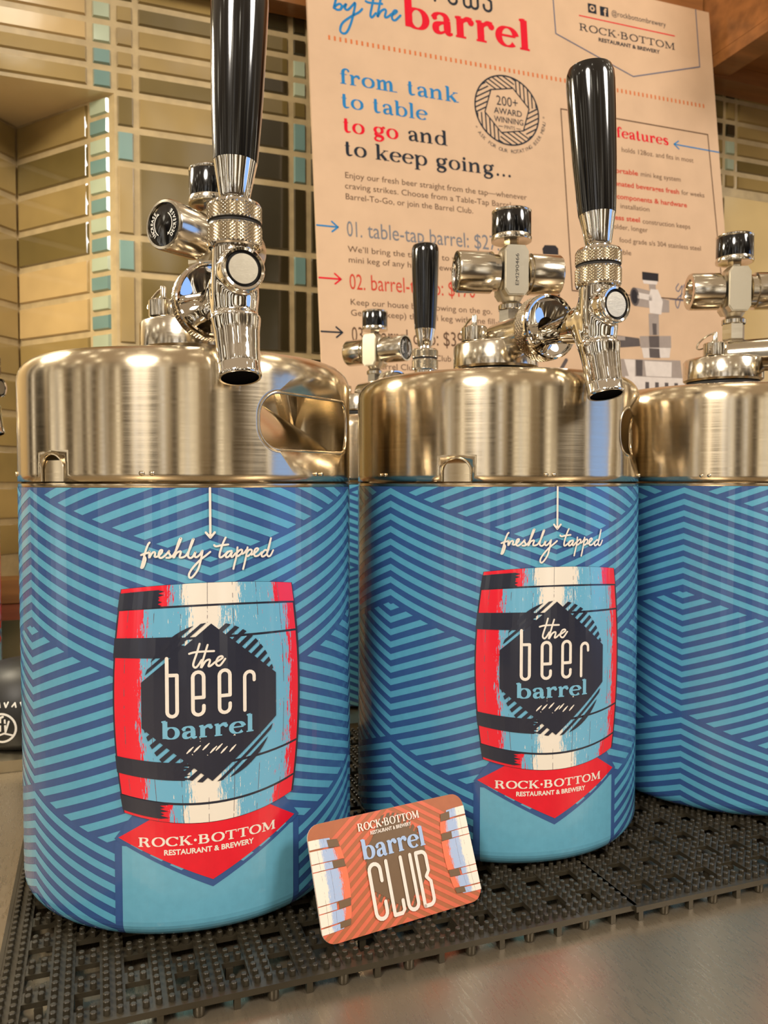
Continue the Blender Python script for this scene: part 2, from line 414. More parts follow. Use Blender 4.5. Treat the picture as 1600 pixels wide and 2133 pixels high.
    g['T'] = (.76, [[(.38, H-.02, 1), (.38, .02, 1)], sf(.38, 0, .16, .16), [(.05, H-.03, .15), (.71, H-.03, .15)], [(.06, H, .1), (.06, .5, .05)], [(.70, H, .1), (.70, .5, .05)]], [])
    g['M'] = (1.0, [[(.16, H-.02, .15), (.16, .02, .15)], sf(.16, 0, .12, .12), sf(.12, H, .08, .1), [(.18, H-.02, 1), (.48, .05, .9)], [(.48, .05, .1), (.8, H-.02, .2)], [(.82, H-.02, 1), (.82, .02, 1)], sf(.82, 0, .14, .14), sf(.86, H, .08, .08)], [])
    g['*'] = (.30, [], [(.14, .33, .085)])
    return g
GL = glyphs()
def rock_bottom(art, x0, y0, x1, hcap, m, layer, thick=.15, small=True, sx0=None, sx1=None, sy=None, sh=None, bold=.02):
    art.serif('ROCK*BOTTOM', x0, y0, x1, hcap/.7*.5, m, layer, thick, .05)
    if small: art.text('RESTAURANT & BREWERY', sx0, sy, sh, m, layer, x1=sx1, bold=bold)
FT = [[(-2.55,-2.63),(-2.62,-2.72),(-2.73,-3.01),(-2.82,-3.35),(-2.9,-3.65),(-2.92,-3.72),(-2.85,-3.7),(-2.78,-3.54),(-2.73,-3.33),(-2.8,-3.2)],[(-2.92,-3.17),(-2.75,-3.1),(-2.59,-3.07)],[(-2.59,-3.07),(-2.56,-3.01),(-2.57,-3.29),(-2.48,-3.12),(-2.37,-3.04),(-2.32,-3.1),(-2.34,-3.24),(-2.2,-3.22),(-2.05,-3.07),(-2.03,-2.96),(-2.12,-2.99),(-2.18,-3.18),(-2.1,-3.3),(-1.95,-3.23),(-1.8,-3.08),(-1.73,-2.99),(-1.75,-3.08),(-1.68,-3.21),(-1.72,-3.29),(-1.85,-3.29)],[(-1.72,-3.28),(-1.57,-3.19),(-1.4,-2.89),(-1.23,-2.48),(-1.3,-2.52),(-1.45,-2.97),(-1.55,-3.31),(-1.43,-3.1),(-1.28,-3.02),(-1.25,-3.08),(-1.3,-3.26),(-1.2,-3.29),(-1.03,-3.2),(-0.86,-2.9),(-0.71,-2.51),(-0.77,-2.57),(-0.9,-2.98),(-0.95,-3.22),(-0.86,-3.32),(-0.74,-3.25),(-0.63,-3.05),(-0.67,-3.23),(-0.59,-3.29),(-0.44,-3.17),(-0.34,-3.0),(-0.38,-3.25),(-0.45,-3.56),(-0.53,-3.81),(-0.7,-4.07),(-0.85,-4.19),(-0.92,-4.08),(-0.85,-3.89),(-0.66,-3.64),(-0.4,-3.38),(-0.19,-3.22),(-0.01,-3.07)],[(0.66,-2.46),(0.54,-2.71),(0.41,-3.1),(0.39,-3.3),(0.47,-3.32),(0.61,-3.22),(0.74,-3.09)],[(0.16,-2.78),(0.24,-2.84),(0.46,-2.8),(0.77,-2.77)],[(0.92,-3.06),(0.78,-3.09),(0.67,-3.22),(0.68,-3.33),(0.8,-3.29),(0.94,-3.1),(0.89,-3.25),(0.94,-3.33),(1.09,-3.17)],[(1.18,-2.91),(1.14,-3.26),(1.05,-3.61),(0.99,-3.86)],[(1.14,-3.17),(1.3,-3.03),(1.39,-3.05),(1.36,-3.18),(1.2,-3.3),(1.12,-3.28)],[(1.36,-3.21),(1.48,-3.17),(1.64,-2.97)],[(1.64,-2.93),(1.58,-3.28),(1.5,-3.63),(1.43,-3.89)],[(1.58,-3.19),(1.73,-3.04),(1.84,-3.07),(1.81,-3.2),(1.66,-3.32),(1.57,-3.3)],[(1.83,-3.27),(1.99,-3.19),(2.14,-3.06),(2.11,-2.99),(2.0,-3.03),(1.94,-3.21),(2.0,-3.34),(2.16,-3.31),(2.31,-3.18)],[(2.61,-3.13),(2.48,-3.09),(2.33,-3.23),(2.32,-3.36),(2.43,-3.36),(2.61,-3.18),(2.79,-2.53),(2.68,-2.89),(2.58,-3.24),(2.64,-3.38),(2.76,-3.34),(2.89,-3.12)]]
THE = [[(-0.5,-7.08),(-0.61,-7.46),(-0.74,-7.84),(-0.77,-8.03),(-0.68,-8.12),(-0.56,-8.02),(-0.42,-7.8)],[(-0.94,-7.5),(-0.74,-7.45),(-0.42,-7.43),(0.11,-7.44)],[(-0.16,-7.15),(-0.28,-7.53),(-0.45,-8.14),(-0.26,-7.87),(-0.1,-7.8),(-0.07,-7.88),(-0.13,-8.08),(-0.04,-8.08),(0.15,-7.93)],[(0.15,-7.96),(0.34,-7.86),(0.48,-7.76),(0.43,-7.69),(0.29,-7.74),(0.19,-7.93),(0.23,-8.07),(0.37,-8.09),(0.59,-7.82)]]
BY = [[(-16.15,35.21),(-16.51,33.75),(-16.75,32.81),(-16.54,33.15),(-16.03,33.55),(-15.74,33.41),(-15.86,32.89),(-16.36,32.75),(-16.65,32.93)],[(-15.85,32.99),(-15.23,33.61),(-15.13,33.73),(-15.31,33.09),(-14.92,33.03),(-14.33,33.69),(-13.95,34.06),(-14.21,32.81),(-14.63,31.34),(-15.19,30.14),(-15.69,29.85),(-16.04,30.18),(-15.74,31.13),(-14.7,32.12),(-13.56,32.94),(-13.09,33.47)],[(-11.4,35.78),(-11.79,34.09),(-12.04,32.93),(-11.86,32.63),(-11.32,33.28)],[(-12.58,34.58),(-12.07,34.48),(-10.43,34.66)],[(-10.48,35.77),(-10.82,34.28),(-11.13,32.85),(-10.69,33.6),(-10.15,34.01),(-9.96,33.81),(-10.14,33.04),(-9.79,33.07),(-9.24,33.58)],[(-9.25,33.38),(-8.71,33.79),(-8.49,34.09),(-8.8,34.11),(-9.14,33.6),(-9.17,32.95),(-8.76,32.86),(-8.04,33.61)]]

# ================================================================ SETTING
# bar top, its raised back ledge, the tiled wall with its angled niche
grout = mat('tan_grout', (176, 154, 112), .38, 0, .3); noise_on(grout, 60, .2, coord='Object'); bump_on(grout, 90, .3, dist=.001)
def glass(name, c, rough=.1, var=.3):
    m = mat(name, c, rough, 0, .8, .8); noise_on(m, 9, var, coord='Object'); bump_on(m, 14, .12, dist=.002); return m
t_olive = glass('olive_glass', (104, 88, 48)); t_dark = glass('dark_olive_glass', (46, 40, 22)); t_gold = glass('gold_glass', (150, 126, 76))
t_tan = glass('tan_glass', (190, 160, 108)); t_teal = glass('teal_glass', (108, 138, 130)); t_pale = glass('pale_green_glass', (168, 178, 150))
soffit_lit = glass('soffit_lit_glass', (232, 208, 162), .2, .1)  # colour lightened to stand in for light reflected onto the soffit
t_plain = glass('tan_panel', (196, 168, 112), .2, .15)
counter_m = mat('worn_counter_steel', (160, 146, 124), .29, .74)
noise_on(counter_m, 700, .13, 'Roughness', (1, .12, 1), 4); bump_on(counter_m, 900, .25, (1, .15, 1), .0001)
ledge_m = mat('ledge_steel', (190, 180, 156), .35, 1.); noise_on(ledge_m, 300, .1, 'Roughness', (1, .1, 1)); bump_on(ledge_m, 500, .3, (1, .2, 1), .0002)
wood = mat('brown_wood', (150, 98, 52), .35, 0, .3); noise_on(wood, 26, .45, vec=(.25, 2, 2.5), detail=6); bump_on(wood, 60, .3, (.2, 2, 2), .0006)
wood_red = mat('red_brown_wood', (140, 74, 46), .32, 0, .3); noise_on(wood_red, 40, .4, vec=(.2, 3, 3), detail=5)
panel_m = mat('panel_steel', (176, 160, 124), .38, 1.); noise_on(panel_m, 60, .1, 'Roughness')

ROWS = [-6.9, -4.3, 0, 3.4, 12.1, 16.5, 25.2, 29.6, 38.3, 42.4, 46.6, 49.3, 51.8, 54.6, 57.2, 60.6, 66, 74]
rnd = random.Random(4)
wall = B()
def tile(o, d, n, s0, s1, z0, z1, m, g=.32, t=.35):
    """one bevelled glass tile on the plane through o with direction d and outward normal n"""
    a, b, c, e = s0+g, s1-g, z0+g, z1-g
    if b-a < .3 or e-c < .3: return
    k = .18; j = [rnd.uniform(-.05, .05) for _ in range(3)]
    P = lambda s, z, h: (o[0]+d[0]*s+n[0]*h, o[1]+d[1]*s+n[1]*h, z)
    vs = [P(a, c, -.1), P(b, c, -.1), P(b, e, -.1), P(a, e, -.1), P(a+k, c+k, t+j[0]), P(b-k, c+k, t+j[1]), P(b-k, e-k, t+j[2]), P(a+k, e-k, t+j[0]+j[2]-j[1])]
    wall.add(vs, [(4, 5, 6, 7), (0, 1, 5, 4), (1, 2, 6, 5), (2, 3, 7, 6), (3, 0, 4, 7)], m)
def quad(*p, m): wall.add(list(p), [tuple(range(len(p)))], m)
WY = 102.; NX, NY = -9.2, 116.; SOF = 46.5; LEDGE = -20.4
# grout faces: right wall, upper left wall, soffit, two niche faces
quad((2.7, WY, LEDGE), (150, WY, LEDGE), (150, WY, 80), (2.7, WY, 80), m=grout)
quad((-60, WY, SOF), (2.7, WY, SOF), (2.7, WY, 80), (-60, WY, 80), m=grout)
quad((2.7, WY, SOF), (-21.1, WY, SOF), (NX, NY, SOF), m=soffit_lit)
quad((NX, NY, LEDGE), (2.7, WY, LEDGE), (2.7, WY, SOF), (NX, NY, SOF), m=grout)
quad((-21.1, WY, LEDGE), (NX, NY, LEDGE), (NX, NY, SOF), (-21.1, WY, SOF), m=grout)
quad((-60, WY, LEDGE), (-21.1, WY, LEDGE), (-21.1, WY, SOF), (-60, WY, SOF), m=grout)
F0, FD, FN = (0, WY), (1, 0), (0, -1)
colsR = [2.7, 5.2, 15, 24.3, 26.6, 38, 57, 76, 94.6, 97, 116, 135]
for z0, z1 in zip(ROWS, ROWS[1:]):
    for i, (s0, s1) in enumerate(zip(colsR, colsR[1:])):
        short = z1-z0 < 5.5; narrow = s1-s0 < 4
        if s0 > 90 and z1 < 47: continue
        if narrow and short and 20 < z0 < 45: m = t_teal if (i != 0 or z0 in (38.3, 25.2)) else t_olive
        elif 14 < s0 < 60: m = t_dark if z0 < 46 or rnd.random() < .6 else t_olive
        elif s0 < 14: m = t_gold if rnd.random() < .55 else t_olive
        else: m = rnd.choice([t_olive, t_dark, t_gold])
        if 49 < z0 < 52 and narrow and s0 > 20: m = t_pale
        tile(F0, FD, FN, s0, s1, z0, z1, m)
for z0, z1 in zip(ROWS, ROWS[1:]):
    if z0 < SOF-1: continue
    for i, (s0, s1) in enumerate(zip([-58, -39, -20, 0], [-39, -20, 0, 2.7])):
        tile(F0, FD, FN, s0, s1, z0, z1, (rnd.choice([t_gold, t_olive, t_tan]) if i < 3 else rnd.choice([t_teal, t_pale, t_olive])))
# splayed faces of the niche, one teal mosaic column at the outer edge of the right one
def face(p, q, right):
    L = hypot(q[0]-p[0], q[1]-p[1]); d = ((q[0]-p[0])/L, (q[1]-p[1])/L); n = (d[1], -d[0])
    z = SOF; k = 0
    while z > -7:
        tile(p, d, n, .1, L-4.3 if right else L-.1, z-4.7, z, [t_gold, t_olive, t_gold, t_olive, t_tan, t_tan][k % 6] if right else t_gold)
        if right:
            tile(p, d, n, L-4.3, L-.7, z-2.35, z, t_pale, .24); tile(p, d, n, L-4.3, L-.7, z-4.7, z-2.35, t_teal, .24)
        z -= 4.7; k += 1
face((NX, NY), (2.7, WY), True)
face((-21.1, WY), (NX, NY), False)
# plain lower part on the right and a steel panel under the wooden rail
quad((94.6, WY-.4, LEDGE), (150, WY-.4, LEDGE), (150, WY-.4, 45.4), (94.6, WY-.4, 45.4), m=t_plain)
ob = wall.build('wall_back', at_eye=True, sharp=20); tag(ob, kind='structure')
b = B(); b.box((-60, 97, -13.6), (30, 101.5, -11.0), wood); b.box((-60, 96.4, -15.4), (30, 101.5, -13.7), wood_red)
tag(b.build('trim_1', at_eye=True), kind='structure')
b = B(); b.box((-60, 100, LEDGE+.02), (30, 101.4, -15.45), panel_m)
tag(b.build('trim_2', at_eye=True), kind='structure')

b = B(); b.box((-70, -12, -112), (150, 63.0, -21.25), counter_m)
tag(b.build('bar_counter', at_eye=True), 'worn stainless steel bar top under the black rubber mats', 'counter')
b = B(); b.box((-70, 63.05, -112), (150, 120, LEDGE), ledge_m); b.box((-70, 63.05, LEDGE), (150, 63.9, LEDGE+.02), ledge_m)
tag(b.build('back_ledge', at_eye=True), 'raised pale steel ledge along the back of the bar, below the tiled wall', 'ledge')

floor_m = mat('brown_floor', (74, 56, 42), .5); noise_on(floor_m, 4, .3)
b = B(); b.box((-160, -220, -116), (220, 125, -112.05), floor_m)
tag(b.build('floor', at_eye=True), kind='structure')
# wooden cabinet up right of the sign, and the wooden shelf board across the top of the tiles
b = B()
b.box((87, 68, 63.2), (150, 101.6, 100), wood); b.box((87, 66.5, 61.4), (91, 101.6, 63.15), wood); b.box((87, 97.5, 61.0), (150, 101.6, 63.15), wood)
b.box((104, 68, 61.8), (108, 97.4, 63.15), wood)
tag(b.build('wooden_cabinet', at_eye=True), 'brown wooden cabinet overhanging the wall right of the kraft sign, seen from below', 'cabinet')
b = B(); b.box((-20, 98.6, 59.4), (86.8, 101.5, 61.4), wood); b.box((-20, 98.2, 61.45), (86.8, 101.5, 90), wood)
tag(b.build('wooden_shelf', at_eye=True), 'brown wooden board along the top of the tiles behind the kraft sign', 'shelf')

# ================================================================ MINI KEGS
R = 8.5; BASE = -20.4
def cyl(s, z, d=0): a = s/R; return ((R+d)*sin(a), -(R+d)*cos(a), z)
def foot_r(z):
    """body radius near the rounded bottom"""
    return R if z > -19.4 else R-.9+sqrt(max(0, .81-(z+19.4)**2)) if z > -20.3 else R-.9
def lab_map(s, h, layer):
    a = s/R; r = foot_r(h)+.009*layer; return (r*sin(a), -r*cos(a), h)
def make_label():
    b = B(); A = Art(b, lab_map, .35); A.vstep = None
    top, bot, m = -.27, -20.16, .36; H = pi*R
    # ground, sliced so that it follows the rounded foot
    zs = [top, -5, -10, -15, -18, -19.4, -19.6, -19.75, -19.9, -20.03, bot]
    for z0, z1 in zip(zs[1:], zs): A.rect(-H+.02, z0, H-.02, z1, label_dark, 0)
    def cut(poly, layer=1, mt=label_light):
        q = clip(clip(poly, 0, 1, top), 0, -1, -bot)
        if not q: return
        for z0, z1 in ((-19.4, top), (-19.6, -19.4), (-19.75, -19.6), (-19.9, -19.75), (-20.03, -19.9), (bot, -20.03)):
            r = clip(clip(q, 0, 1, z1), 0, -1, -z0)
            if r: A.poly(r, mt, layer)
    P = 9.5
    def half(c, sg):
        """stripes between a valley line (centre c) and the ridge P away on side sg; x runs 0..P away from c"""
        X = lambda x: c+sg*x
        lo = max(-H+.02, min(X(0), X(P))); hi = min(H-.02, max(X(0), X(P)))
        if hi-lo < .05: return
        def band(f, keep):      # f(x) = top edge, thickness .35
            xs = [0, P]; q = [(X(x), f(x)) for x in xs]+[(X(x), f(x)-.35) for x in xs[::-1]]
            q = clip(clip(q, 1, 0, hi), -1, 0, -lo)
            for k in keep: q = clip(q, *k) if q else q
            if q: cut(q)
        up = lambda h0: (lambda x: h0+m*x)         # rises away from the centre
        dn = lambda h0: (lambda x: h0-m*x)
        def below(h0):   # h <= h0 + m*x
            return (-m*sg, 1, h0-m*sg*c)
        def above(h0):
            return (m*sg, -1, -h0+m*sg*c)
        for k in range(-6, 9): band(dn(-1.87-.7*k), [above(-3.52)])
        for k in range(9): band(up(-.35-.7*k-m*P), [])
        for k in range(-6, 30): band(dn(-5.42-.7*k-.06), [below(-6.65-m*P), above(-14.17-m*P)])
        for k in range(14): band(up(-14.52-.7*k-m*P), [])
    for c in (0, 2*P, -2*P): half(c, 1); half(c, -1)
    # plain field with its dark frame under the logo
    def fld(poly, mt, layer):
        for z0, z1 in ((-19.4, 0), (-19.6, -19.4), (-19.75, -19.6), (-19.9, -19.75), (-20.03, -19.9), (bot, -20.03)):
            r = clip(clip(poly, 0, 1, z1), 0, -1, -z0)
            if r: A.poly(r, mt, layer)
    fld([(-4.3, bot), (4.3, bot), (4.3, -15.8), (-4.3, -15.8)], label_dark, 2)
    fld([(-3.95, bot), (3.95, bot), (3.95, -16.0), (-3.95, -16.0)], label_plain, 3)
    A.poly([(-4.3, -15.7), (0, -18.0), (4.3, -15.7), (3, -14), (-3, -14)], label_dark, 4)
    for sg in (1, -1):
        for i in range(3):
            x0 = 3.55-i*.85; y0 = -15.7-.535*(4.3-x0)
            A.poly([(sg*x0, y0+.18), (sg*(x0-.5), y0-.09), (sg*(x0-.75), y0+.06), (sg*(x0-.25), y0+.33)], label_plain, 5)
    A.poly([(-4.1, -15.62), (0, -17.66), (4.0, -15.62), (2.2, -14.5), (-2.2, -14.5)], label_red, 6)
    rock_bottom(A, -3.2, -15.98, 2.95, .40, label_cream, 7, .17, True, -2.1, 1.85, -16.38, .24, bold=.03)
    # barrel picture
    def bar(u, w):
        hw = 3.86+.44*(1-(2*w-1)**2); return (u*hw, -4.68-9.77*w+(.26-.86*w)*(1-u*u))
    def patch(u0, u1, w0, w1, mt, layer, nu=None, nw=None):
        nu = nu or max(1, int((u1-u0)*11)); nw = nw or max(1, int((w1-w0)*14))
        vs = []; uv = []
        for j in range(nw+1):
            for i in range(nu+1):
                u = u0+(u1-u0)*i/nu; w = w0+(w1-w0)*j/nw; vs.append(lab_map(*bar(u, w), layer)); uv.append((u, w*3))
        fs = [[j*(nu+1)+i, (j+1)*(nu+1)+i, (j+1)*(nu+1)+i+1, j*(nu+1)+i+1] for j in range(nw) for i in range(nu)]
        b.add(vs, fs, mt, None, uv)
    for w in (.0,): pass
    # navy printed border of the barrel
    patch(-.993, 1.015, -.001, 1.002, label_navy, 8)
    patch(-.985, 1.0, .0, .012, barrel_hoop, 9); patch(-.985, 1, .012, .088, barrel_hoop, 9)
    for w0, w1 in ((.097, .222), (.232, .752), (.762, .915)): patch(-.975, .985, w0, w1, barrel_mid, 9)
    patch(-.98, .985, .925, 1.0, barrel_hoop, 9)
    patch(.985, 1.0, .23, .30, label_navy, 10)
    rr = random.Random(2)
    def hoop(w0, w1, u1):
        pts = [bar(-.995, w0+(w1-w0)*i/4) for i in range(5)]
        top_e = [bar(-.995+(u1+.995)*i/8, w0) for i in range(9)]; bot_e = [bar(-.995+(u1+.995)*i/8+.02*rr.uniform(-1, 1)*(i > 6), w1) for i in range(9)]
        for i in range(8): A.raw([bot_e[i], bot_e[i+1], top_e[i+1], top_e[i]], label_navy, 11)
        for i in range(5):   # ragged end
            w = w0+(w1-w0)*(i+.5)/5; dw = (w1-w0)/10
            A.raw([bar(u1-.01, w-dw), bar(u1+rr.uniform(0, .1), w), bar(u1-.01, w+dw)], label_navy, 11)
    hoop(.018, .092, -.56); hoop(.218, .305, -.30); hoop(.745, .82, -.30); hoop(.918, .988, -.56)
    # the round badge: a dark rhombus inside an oval of slanted dashes
    cy, rx, ry = -9.72, 3.03, 3.55
    ov = [(rx*cos(2*pi*i/72), cy+ry*sin(2*pi*i/72)) for i in range(72)]
    hx, hy = 2.98, 1.0
    A.poly([(-hx, cy-hy), (0, cy-ry+.05), (hx, cy-hy), (hx, cy+hy), (0, cy+ry-.05), (-hx, cy+hy)], label_navy, 12)
    L = hypot(hx, ry-hy); ex, ey = hx/L, (ry-hy)/L          # "/" direction
    nx, ny = -ey, ex                                # to the upper left
    def off(x, y): return nx*x+ny*(y-cy)
    e0 = off(-hx, cy+hy)                               # distance of the NW edge
    for sg in (1, -1):
        for a0, a1 in ((.13, .26), (.40, 1.6)):
            q = clip(ov, sg*nx, sg*ny, e0+a1+sg*ny*cy); q = clip(q, -sg*nx, -sg*ny, -(e0+a0)-sg*ny*cy) if q else q
            if q: A.poly(q, label_navy, 12)
    # NE and SW dashes along "/"
    k = -2.4
    while k < 2.4:
        for sg in (1, -1):
            q = clip(ov, nx, ny, k+.19+ny*cy); q = clip(q, -nx, -ny, -k-ny*cy) if q else q
            q = clip(q, -sg*ey, -sg*ex, -(e0-.05)-sg*ex*cy) if q else q   # outside the NE / SW edge
            if q: A.poly(q, label_navy, 12)
        k += .37
    for i in range(46):     # flecks of worn print
        x, y = rr.gauss(0, 1.1), cy+rr.gauss(-.5, 1.6)
        if abs(x)/rx+abs(y-cy)/ry > .92 or (abs(x) < 2.1 and -11.2 < y < -7.2): continue
        r = rr.uniform(.02, .08); a = rr.uniform(0, 6)
        A.raw([(x+r*cos(a), y+r*sin(a)), (x+r*.6*cos(a+2), y+r*.6*sin(a+2)), (x+r*1.4*cos(a+4.2), y+r*1.4*sin(a+4.2))], label_cream, 13)
    for i in range(7):
        x = -.9+i*.3+rr.uniform(-.1, .1); y = -11.75+rr.uniform(-.15, .15)
        A.ribbon([(x-.12, y-.12, .05), (x, y, .09), (x+.15, y+.14, .04)], label_cream, 13)
    # lettering
    A.hand(THE, .09, label_cream, 14)
    w = .155
    def rnd_line(pts): A.line(pts, w, label_cream, 14)
    def bend(cx, cy, r, a0, a1, ryy=None): return [(cx+r*cos(radians(a0+(a1-a0)*i/8)), cy+(ryy or r)*sin(radians(a0+(a1-a0)*i/8))) for i in range(9)]
    rnd_line([(-1.88, -7.68), (-1.88, -10.02)]+bend(-1.67, -10.02, .21, 180, 360)+[(-1.46, -8.42), (-1.88, -8.42)])
    for dx in (0, 1.13):
        rnd_line([(-.80+dx, -9.45), (-.34+dx, -9.45), (-.34+dx, -8.55)]+bend(-.57+dx, -8.55, .23, 0, 180)+[(-.80+dx, -9.98)]+bend(-.57+dx, -9.98, .23, 180, 360)+[(-.34+dx, -9.82)])
    rnd_line([(1.45, -10.22), (1.45, -8.72)]+bend(1.67, -8.72, .22, 180, 0)+[(1.89, -8.9)])
    A.serif('barrel', -2.16, -11.22, 1.92, .52, label_pale, 14, .165, .04)
    A.hand(FT, .088, label_cream, 8)
    A.line([(0, top-.02), (0, -2.4)], .10, label_cream, 8); A.line([(-.19, -2.22), (0, -2.45), (.19, -2.22)], .10, label_cream, 8)
    return b
def rim_surface():
    """top chime: a sheet with two hand holes, two drain notches; unrolled, triangulated, wrapped"""
    TOP = 6.0; fil = 1.05; vert = TOP-fil
    prof_len = vert+fil*pi/2+.75
    def wrap(s, v):
        a = s/R
        if v <= vert: r, z = R, v
        elif v <= vert+fil*pi/2: t = (v-vert)/fil; r, z = R-fil+fil*cos(t), vert+fil*sin(t)
        else: r, z = R-fil-(v-vert-fil*pi/2), TOP
        return (r*sin(a), -r*cos(a), z)
    H = pi*R; q = H/2
    def rrect(cs, cz, hw, hh, rad):
        out = []
        for ax, az, a0 in ((1, 1, 0), (-1, 1, 90), (-1, -1, 180), (1, -1, 270)):
            for i in range(9):
                t = radians(a0+90*i/8); out.append((cs+ax*(hw-rad)+rad*cos(t), cz+az*(hh-rad)+rad*sin(t)))
        return out
    holes = [rrect(sg*q, 2.76, 3.55, 1.32, 1.1) for sg in (1, -1)]
    def arch(c): return [(c-.78, 0), (c-.78, .55)]+[(c+.78*cos(radians(a)), .55+.68*sin(radians(a))) for a in range(165, 0, -15)]+[(c+.78, .55), (c+.78, 0)]
    # domain from -H to H with notches at s = 0 and at the seam (half each)
    outer = [(-H, 1.23)]+[(-H+.78*cos(radians(a)), .55+.68*sin(radians(a))) for a in range(75, 0, -15)]+[(-H+.78, .55), (-H+.78, 0)]
    n = 26
    outer += [(-H+.78+(H-1.56)*i/n, 0) for i in range(1, n)]+arch(0)+[(.78+(H-1.56)*i/n, 0) for i in range(1, n)]
    outer += [(H-.78, 0), (H-.78, .55)]+[(H+.78*cos(radians(a)), .55+.68*sin(radians(a))) for a in range(165, 90, -15)]+[(H, 1.23)]
    outer += [(H, prof_len)]+[(H-2*H*i/96, prof_len) for i in range(1, 96)]+[(-H, prof_len)]
    pts = list(outer); edges = [(i, (i+1) % len(outer)) for i in range(len(outer))]
    for h in holes:
        o = len(pts); pts += h; edges += [(o+i, o+(i+1) % len(h)) for i in range(len(h))]
    for g in (.16, .36, .62):
        for sg in (1, -1): pts += [(x, z) for x, z in rrect(sg*q, 2.76, 3.55+g, 1.32+g, 1.1+g)]
    for i in range(97):
        for v in [.35, .9, 1.4, 2.0, 2.75, 3.5, 4.2]+[vert-.1+fil*pi/2*k/7 for k in range(8)]:
            s = -H+2*H*i/96
            if i in (0, 96): continue
            if any(abs(s-sg*q) < 4.3 and abs(v-2.76) < 2.05 for sg in (1, -1)): continue
            if v < 1.4 and (abs(s) < .9 or abs(abs(s)-H) < .9): continue
            pts.append((s, v))
    vs, es, fs, *_ = geometry.delaunay_2d_cdt([Vector(p) for p in pts], edges, [], 1, 1e-5)
    def inside(c):
        for sg in (1, -1):
            h = rrect(sg*q, 2.76, 3.55, 1.32, 1.1)
            if _pip(c, h): return True
        return False
    fs = [f for f in fs if not inside((sum(vs[i][0] for i in f)/len(f), sum(vs[i][1] for i in f)/len(f)))]
    b = B(); b.add([wrap(p[0], p[1]) for p in vs], [list(f) for f in fs], steel)
    return b, [[wrap(*p) for p in h] for h in holes], [wrap(*p) for p in arch(0)]
def _pip(c, poly):
    x, y = c; r = False
    for (x0, y0), (x1, y1) in zip(poly, poly[1:]+poly[:1]):
        if (y0 > y) != (y1 > y) and x < (x1-x0)*(y-y0)/(y1-y0)+x0: r = not r
    return r
def bake(o):
    """freeze the modifiers of a part into its mesh"""
    dg = bpy.context.evaluated_depsgraph_get(); dg.update()
    me = bpy.data.meshes.new_from_object(o.evaluated_get(dg)); o.modifiers.clear(); o.data = me
    return o
def knurl(b, r, z0, z1, m, X=None, n=84, rows=13, d=.024):
    """diamond knurled band"""
    vs = []; fs = []
    for j in range(rows+1):
        z = z0+(z1-z0)*j/rows
        for i in range(n):
            a = 2*pi*i/n; e = 0 if j in (0, rows) else (d if (i+j) % 2 else -d)
            vs.append(((r+e)*sin(a), -(r+e)*cos(a), z))
    for j in range(rows):
        for i in range(n):
            i2 = (i+1) % n
            if (i+j) % 2: fs += [[j*n+i, j*n+i2, (j+1)*n+i2], [j*n+i, (j+1)*n+i2, (j+1)*n+i]]
            else: fs += [[j*n+i, j*n+i2, (j+1)*n+i], [j*n+i2, (j+1)*n+i2, (j+1)*n+i]]
    b.add(vs, fs, m, X)
OFF = (0, 0, -BASE*.01); FX = 1.35; FZ = -.35   # FX: how far the faucet stands out
